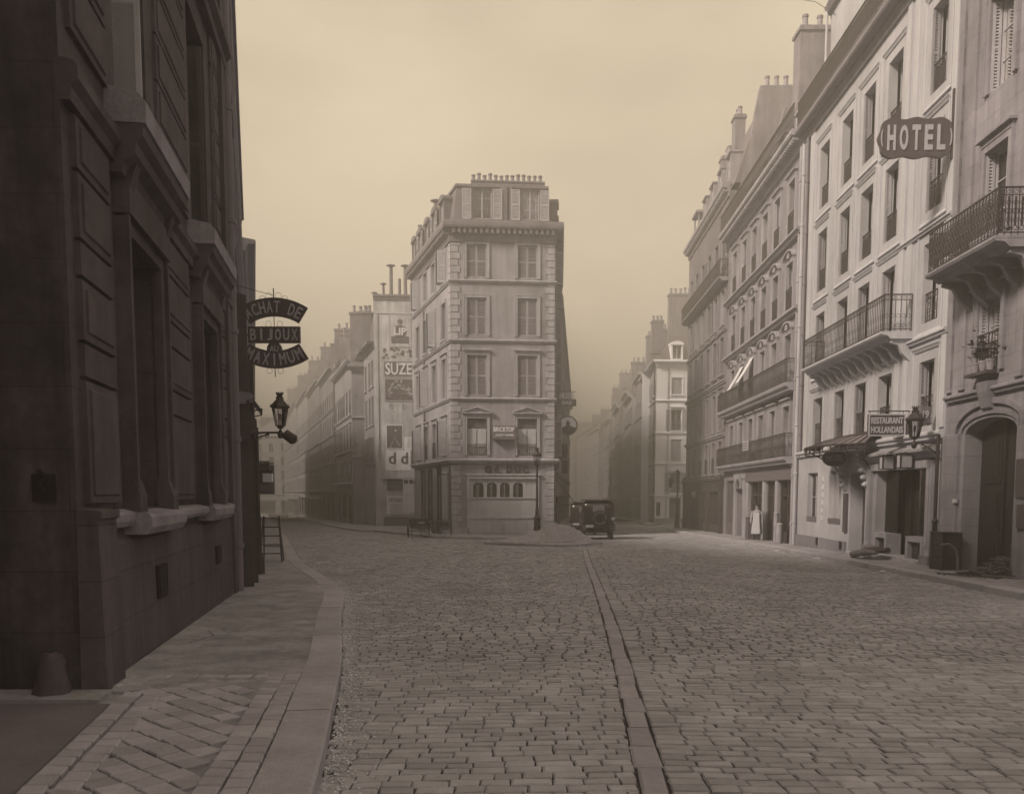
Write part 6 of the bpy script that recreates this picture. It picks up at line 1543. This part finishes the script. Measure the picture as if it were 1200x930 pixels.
b.build('frame',M_iron,t,M); b = MB(); b.tube([(.36,0,.86),(.34,0,.98)],.012,5); b.tube([(.25,-.25,1.0),(.36,-.1,.98),(.36,.1,.98),(.25,.25,1.0)],.012,6); b.build('handlebar',M_iron,t,M)
b = MB(); b.tube([(-.2,0,.85),(-.22,0,.95)],.012,5); b.hexa([(-.36,-.08,.95),(-.1,-.02,.95),(-.1,.02,.95),(-.36,.08,.95),(-.36,-.08,.99),(-.1,-.02,.985),(-.1,.02,.985),(-.36,.08,.99)]); b.build('saddle',M_wood,t,M)
b = MB(); b.lathe((-.08,-.05,.32),[(.0,0),(.09,0),(.09,.02),(0,.02)],12,ax='y'); b.tube([(-.08,-.06,.32),(-.0,-.1,.18)],.012,5); b.tube([(-.08,.06,.32),(-.16,.1,.46)],.012,5); b.build('crank',M_iron,t,M)
def crate(name,lab,x,y,w_,d_,h_,rz,m,cat='crate',group=None):
    t = thing(name,lab,cat,(x,y,gz(y,.13)),rz,group); M = local(t); b = MB(); n_ = max(2,int(h_/.14))
    for i in range(n_):
        z0_ = h_*i/n_+.004; z1_ = h_*(i+1)/n_-.006; b.box(-w_/2,w_/2,-d_/2,-d_/2+.02,z0_,z1_); b.box(-w_/2,w_/2,d_/2-.02,d_/2,z0_,z1_); b.box(-w_/2,-w_/2+.02,-d_/2+.02,d_/2-.02,z0_,z1_); b.box(w_/2-.02,w_/2,-d_/2+.02,d_/2-.02,z0_,z1_)
    for sx_ in (-1,1):
        for sy in (-1,1): b.box(*sorted((sx_*w_/2,sx_*(w_/2+.02))),*sorted((sy*(d_/2-.07),sy*(d_/2+.02))),0,h_)
    b.build('sides',m,t,M); b = MB(); b.box(-w_/2-.03,w_/2+.03,-d_/2-.03,d_/2+.03,h_,h_+.03); b.build('lid',m,t,M); return t
crate('wooden_box','dark wooden box against the left flank of the corner building beside the bicycle',*FL.p(10.2,.5),.55,.5,.62,radians(10),M_wood)
crate('wooden_crate','dark upright slatted crate at the foot of the pipe left of the carriage gateway',*R.p(39.5,.34),.45,.5,.88,radians(4),M_wood)
t = thing('iron_hoop','curved light iron hoop leaning beside the dark upright crate','hoop',(*R.p(40.0,.45),gz(20.1,.13))); x,y = R.p(40.0,.4); g_ = gz(y,.13)
b = MB(); b.tube([(x-.3,y,g_+.62),(x-.1,y,g_+.64),(x+.06,y,g_+.52),(x+.12,y,g_+.3),(x+.12,y,g_)],.028,7); b.build('bar',M_pipe,t,smooth=True)
# rolled mats on the restaurant step
t = thing('rolled_mat','dark rolled door mat slumped on the restaurant step','mat',(*R.p(35.2,.5),gz(24.5,.13))); b = MB(); g_ = gz(24.8,.13)
pts = [(*R.p(34.3,.35),g_+.1),(*R.p(34.8,.55),g_+.17),(*R.p(35.5,.5),g_+.27),(*R.p(36.1,.35),g_+.3)]; b.tube(pts,[.1,.12,.11,.08],10); b.build('roll',M_wood,t,smooth=True)
b = MB(); b.tube([(x,y+.1,z-.02) for x,y,z in [(p[0]-.28,p[1],p[2]-.05) for p in pts]],[.09,.1,.1,.06],10); b.build('second_roll',M_framed,t,smooth=True)
# brushwood pile at the right edge
b = MB(); rnd = random.Random(5); cx,cy = 10.55,18.6
for i in range(520):
    a_ = rnd.random()*2*pi; r = abs(rnd.gauss(0,.42)); x = cx+.35+r*1.15*cos(a_); y = cy+r*.7*sin(a_); h = max(0,.36*(1-r/1.05)); z = gz(y,.14)+rnd.random()*h; q = rnd.random()*pi; l = rnd.uniform(.08,.3); dz = rnd.uniform(-.06,.08)
    b.tube([(x-l*cos(q),y-l*sin(q),max(gz(y,.14),z-dz)),(x,y,z+rnd.uniform(0,.03)),(x+l*cos(q),y+l*sin(q),max(gz(y,.14),z+dz))],rnd.uniform(.008,.022),4)
tag(b.build('rubbish_heap',M_rag),'low dark heap of straw and sweepings on the pavement before the carriage gateway','rubbish heap')
# flower pots in the gate house window
t = thing('window_plants','leafy potted plants behind the rail of the window above the gateway','plant',(*R.p(40.45,.15),4.45)); b = MB(); rnd = random.Random(9)
for i in range(300):
    u = 40.45+rnd.gauss(0,.26); d = .12+rnd.gauss(0,.09); z = 4.7+abs(rnd.gauss(0,.22)); x,y = R.p(u,d); r = rnd.uniform(.03,.07); a_ = rnd.random()*6; e = rnd.uniform(-.5,.5)
    b.add([(x,y,z),(x+r*cos(a_),y+r*sin(a_),z+r*e),(x+2*r*cos(a_),y+2*r*sin(a_),z+r*.4),(x+r*cos(a_+.8),y+r*sin(a_+.8),z+r*.5)],[(0,1,2,3)])
b.build('leaves',M_leaf,t,recalc=False)
for u in (40.15,40.5,40.8):
    b = MB(); b.lathe((*R.p(u,.14),4.36),[(.07,0),(.1,.2),(.11,.2),(.11,.24),(.0,.24)],12); b.build('flower_pot',M_pot,t)
b = MB(); b.fbox(R,39.95,40.95,4.28,4.35,.06,.3); b.build('shelf',M_wood,t)
# milk-can like bins by the shop of the balcony house
def bin_(lab,u,d,h,m,r=.13):
    x,y = R.p(u,d); t = thing('dustbin',lab,'bin',(x,y,gz(y,.13))); g_ = gz(y,.13); b = MB(); b.lathe((x,y,g_),[(r*.9,0),(r,.05),(r,h*.55),(r*1.05,h*.56),(r*1.05,h*.6),(r,h*.62),(r*1.02,h)],14); b.build('body',m,t,smooth=True)
    b = MB(); b.lathe((x,y,g_+h),[(r*1.12,0),(r*1.12,.03),(r*.5,.09),(.0,.1)],14); b.build('lid',m,t,smooth=True)
bin_('pale tall bin on the pavement near the white hotel drainpipe',24.9,.35,.75,M_b2t)
bin_('narrow grey bin beside the pale tall bin',24.0,.25,1.2,M_b2t,.1)
# guard stone by the passage on the left
b = MB(); b.lathe((-3.74,6.84,gz(6.84,.0)),[(.15,0),(.16,.08),(.15,.14),(.13,.2),(.12,.26),(.105,.32),(.1,.38),(.08,.43),(.04,.46),(.0,.465)],16)
rs = random.Random(4); b.v = [(x+rs.uniform(-.012,.012),y+rs.uniform(-.012,.012),z+rs.uniform(-.01,.01)) for x,y,z in b.v]; tag(b.build('guard_stone',M_soot,smooth=True),'low dark rounded guard stone at the foot of the passage wall on the left','guard stone')
# step ladder on the left pavement
t = thing('step_ladder','dark wooden step ladder standing on the left pavement under the hanging shop signs','ladder',(-6.65,23.6,gz(23.6,.13)),radians(8)); M = local(t); b = MB()
for sx_ in (-1,1): b.tube([(sx_*.3,-.3,0),(sx_*.2,.0,1.25)],.028,6)
for i in range(5): z = .22+.24*i; w_ = .3-.1*z/1.25; b.box(-w_,w_,-.3+.3*z/1.25-.05,-.3+.3*z/1.25+.05,z,z+.03)
b.build('steps',M_wood,t,M); b = MB()
for sx_ in (-1,1): b.tube([(sx_*.27,.35,0),(sx_*.2,.02,1.22)],.02,6)
b.tube([(-.25,.25,.4),(.25,.25,.4)],.015,5); b.build('rear_legs',M_wood,t,M)
# a slack wire over the roofs at top right
x0,y0 = R.p(20.4,-2.3); x1,y1 = R.p(27.0,-.6); b = MB(); b.tube([(x0-1.9,y0+2,24.6),(x0*.5+x1*.5-.6,(y0+y1)/2,21.4),(x1,y1,19.2)],.014,4)
tag(b.build('stay_wire',M_iron),'thin dark stay wire from the hotel attic up past the tall chimney','wire')

# ---- people
def person(lab,x,y,rz,h=1.65,pose='stand',coat=M_cloth,legs=M_cloth,hat=True,apron=False,ped=.13,carry=None):
    t = thing('person',lab,'person',(x,y,gz(y,ped)),rz); M = local(t) @ Matrix.Scale(h/1.7,4)
    J = {'pel':(0,0,.92,.13),'bel':(0,0,1.05,.135),'che':(0,.01,1.25,.15),'nec':(0,0,1.44,.06),'hd0':(0,-.01,1.52,.075),'hd1':(0,-.015,1.6,.1),'hd2':(0,-.005,1.68,.07)}
    st = .16 if pose == 'walk' else .02
    for s_,n_ in ((-1,'l'),(1,'r')):
        f = s_*st
        J[n_+'hip'] = (s_*.09,0,.86,.095); J[n_+'kn'] = (s_*.1,-f*.6-.02,.49,.062); J[n_+'an'] = (s_*.1,-f*1.5+.03,.09,.042); J[n_+'to'] = (s_*.11,-f*1.5-.14,.04,.038)
        J[n_+'sh'] = (s_*.18,0,1.37,.065); g_ = -s_*st
        if carry: J[n_+'el'] = (s_*.24,.0,1.12,.046); J[n_+'wr'] = (s_*.12,-.24,1.08,.03); J[n_+'ha'] = (s_*.07,-.3,1.08,.035)
        else: J[n_+'el'] = (s_*.25,-g_*.4,1.1,.046); J[n_+'wr'] = (s_*.26,-g_*1.2-.06,.86,.03); J[n_+'ha'] = (s_*.25,-g_*1.3-.09,.78,.036)
    E = [('pel','bel'),('bel','che'),('che','nec'),('nec','hd0'),('hd0','hd1'),('hd1','hd2')]
    for n_ in 'lr': E += [('pel',n_+'hip'),(n_+'hip',n_+'kn'),(n_+'kn',n_+'an'),(n_+'an',n_+'to'),('che',n_+'sh'),(n_+'sh',n_+'el'),(n_+'el',n_+'wr'),(n_+'wr',n_+'ha')]
    names = list(J); me = bpy.data.meshes.new('b'); bm = bmesh.new(); ly = bm.verts.layers.skin.verify(); V = {}
    for k in names:
        v = bm.verts.new(J[k][:3]); v[ly].radius = (J[k][3],J[k][3]*(.72 if k in ('pel','bel','che') else 1)); v[ly].use_root = k == 'pel'; V[k] = v
    for a_,c_ in E: bm.edges.new((V[a_],V[c_]))
    bm.to_mesh(me); bm.free(); ob = bpy.data.objects.new('b',me); C.objects.link(ob); md = ob.modifiers.new('s','SKIN'); md.use_smooth_shade = True; ob.modifiers.new('u','SUBSURF').levels = 1
    dg = bpy.context.evaluated_depsgraph_get(); m2 = bpy.data.meshes.new_from_object(ob.evaluated_get(dg)); bpy.data.objects.remove(ob)
    m2.materials.clear(); m2.materials.append(M_skin); m2.materials.append(legs)
    for p_ in m2.polygons: z = p_.center.z; xx = abs(p_.center.x); p_.material_index = 0 if (z > 1.43 or (z < .86 and xx > .2)) else 1
    place('body',m2,t,M)
    b = MB()
    if apron: b.lathe((0,0,0),[(.26,.3),(.24,.6),(.2,.9),(.17,1.02),(.2,1.2),(.19,1.36),(.08,1.44)],16)
    else: b.lathe((0,0,0),[(.22,.52),(.21,.7),(.19,.92),(.175,1.05),(.205,1.25),(.2,1.36),(.1,1.45)],16)
    me2 = b.mesh('coat',coat,True)
    for v in me2.vertices: v.co.y *= .72
    place('dress' if apron else 'coat',me2,t,M)
    b = MB()
    for s_ in 'lr':
        p_ = [Vector(J[s_+k][:3]) for k in ('sh','el','wr')]; b.tube(p_,[.078,.062,.046],10)
    b.build('sleeves',coat if not apron else M_b2t,t,M,smooth=True)
    b = MB()
    if hat: b.lathe((0,-.01,1.64),[(.16,0),(.16,.015),(.1,.02),(.1,.1),(.06,.14),(0,.145)],14); b.build('hat',M_cloth,t,M,smooth=True)
    else: b.lathe((0,.02,1.6),[(.06,-.1),(.11,-.02),(.115,.06),(.07,.12),(0,.135)],12); b.build('hair',M_cloth,t,M,smooth=True)
    if apron: 
        b = MB(); b.hexa([(-.17,-.2,.32),(.17,-.2,.32),(.2,-.17,.34),(-.2,-.17,.34),(-.13,-.17,1.3),(.13,-.17,1.3),(.13,-.14,1.3),(-.13,-.14,1.3)]); b.build('apron',M_apron,t,M)
    return t
person('dark-haired figure in a long light apron standing before the shop doors of the balcony house',10.98,38.3,radians(-25),1.62,coat=M_b2t,hat=False,apron=True)
crate('wooden_crate','pale low crate standing behind the aproned figure',*R.p(20.6,.35),.6,.4,1.0,0,M_woodm)
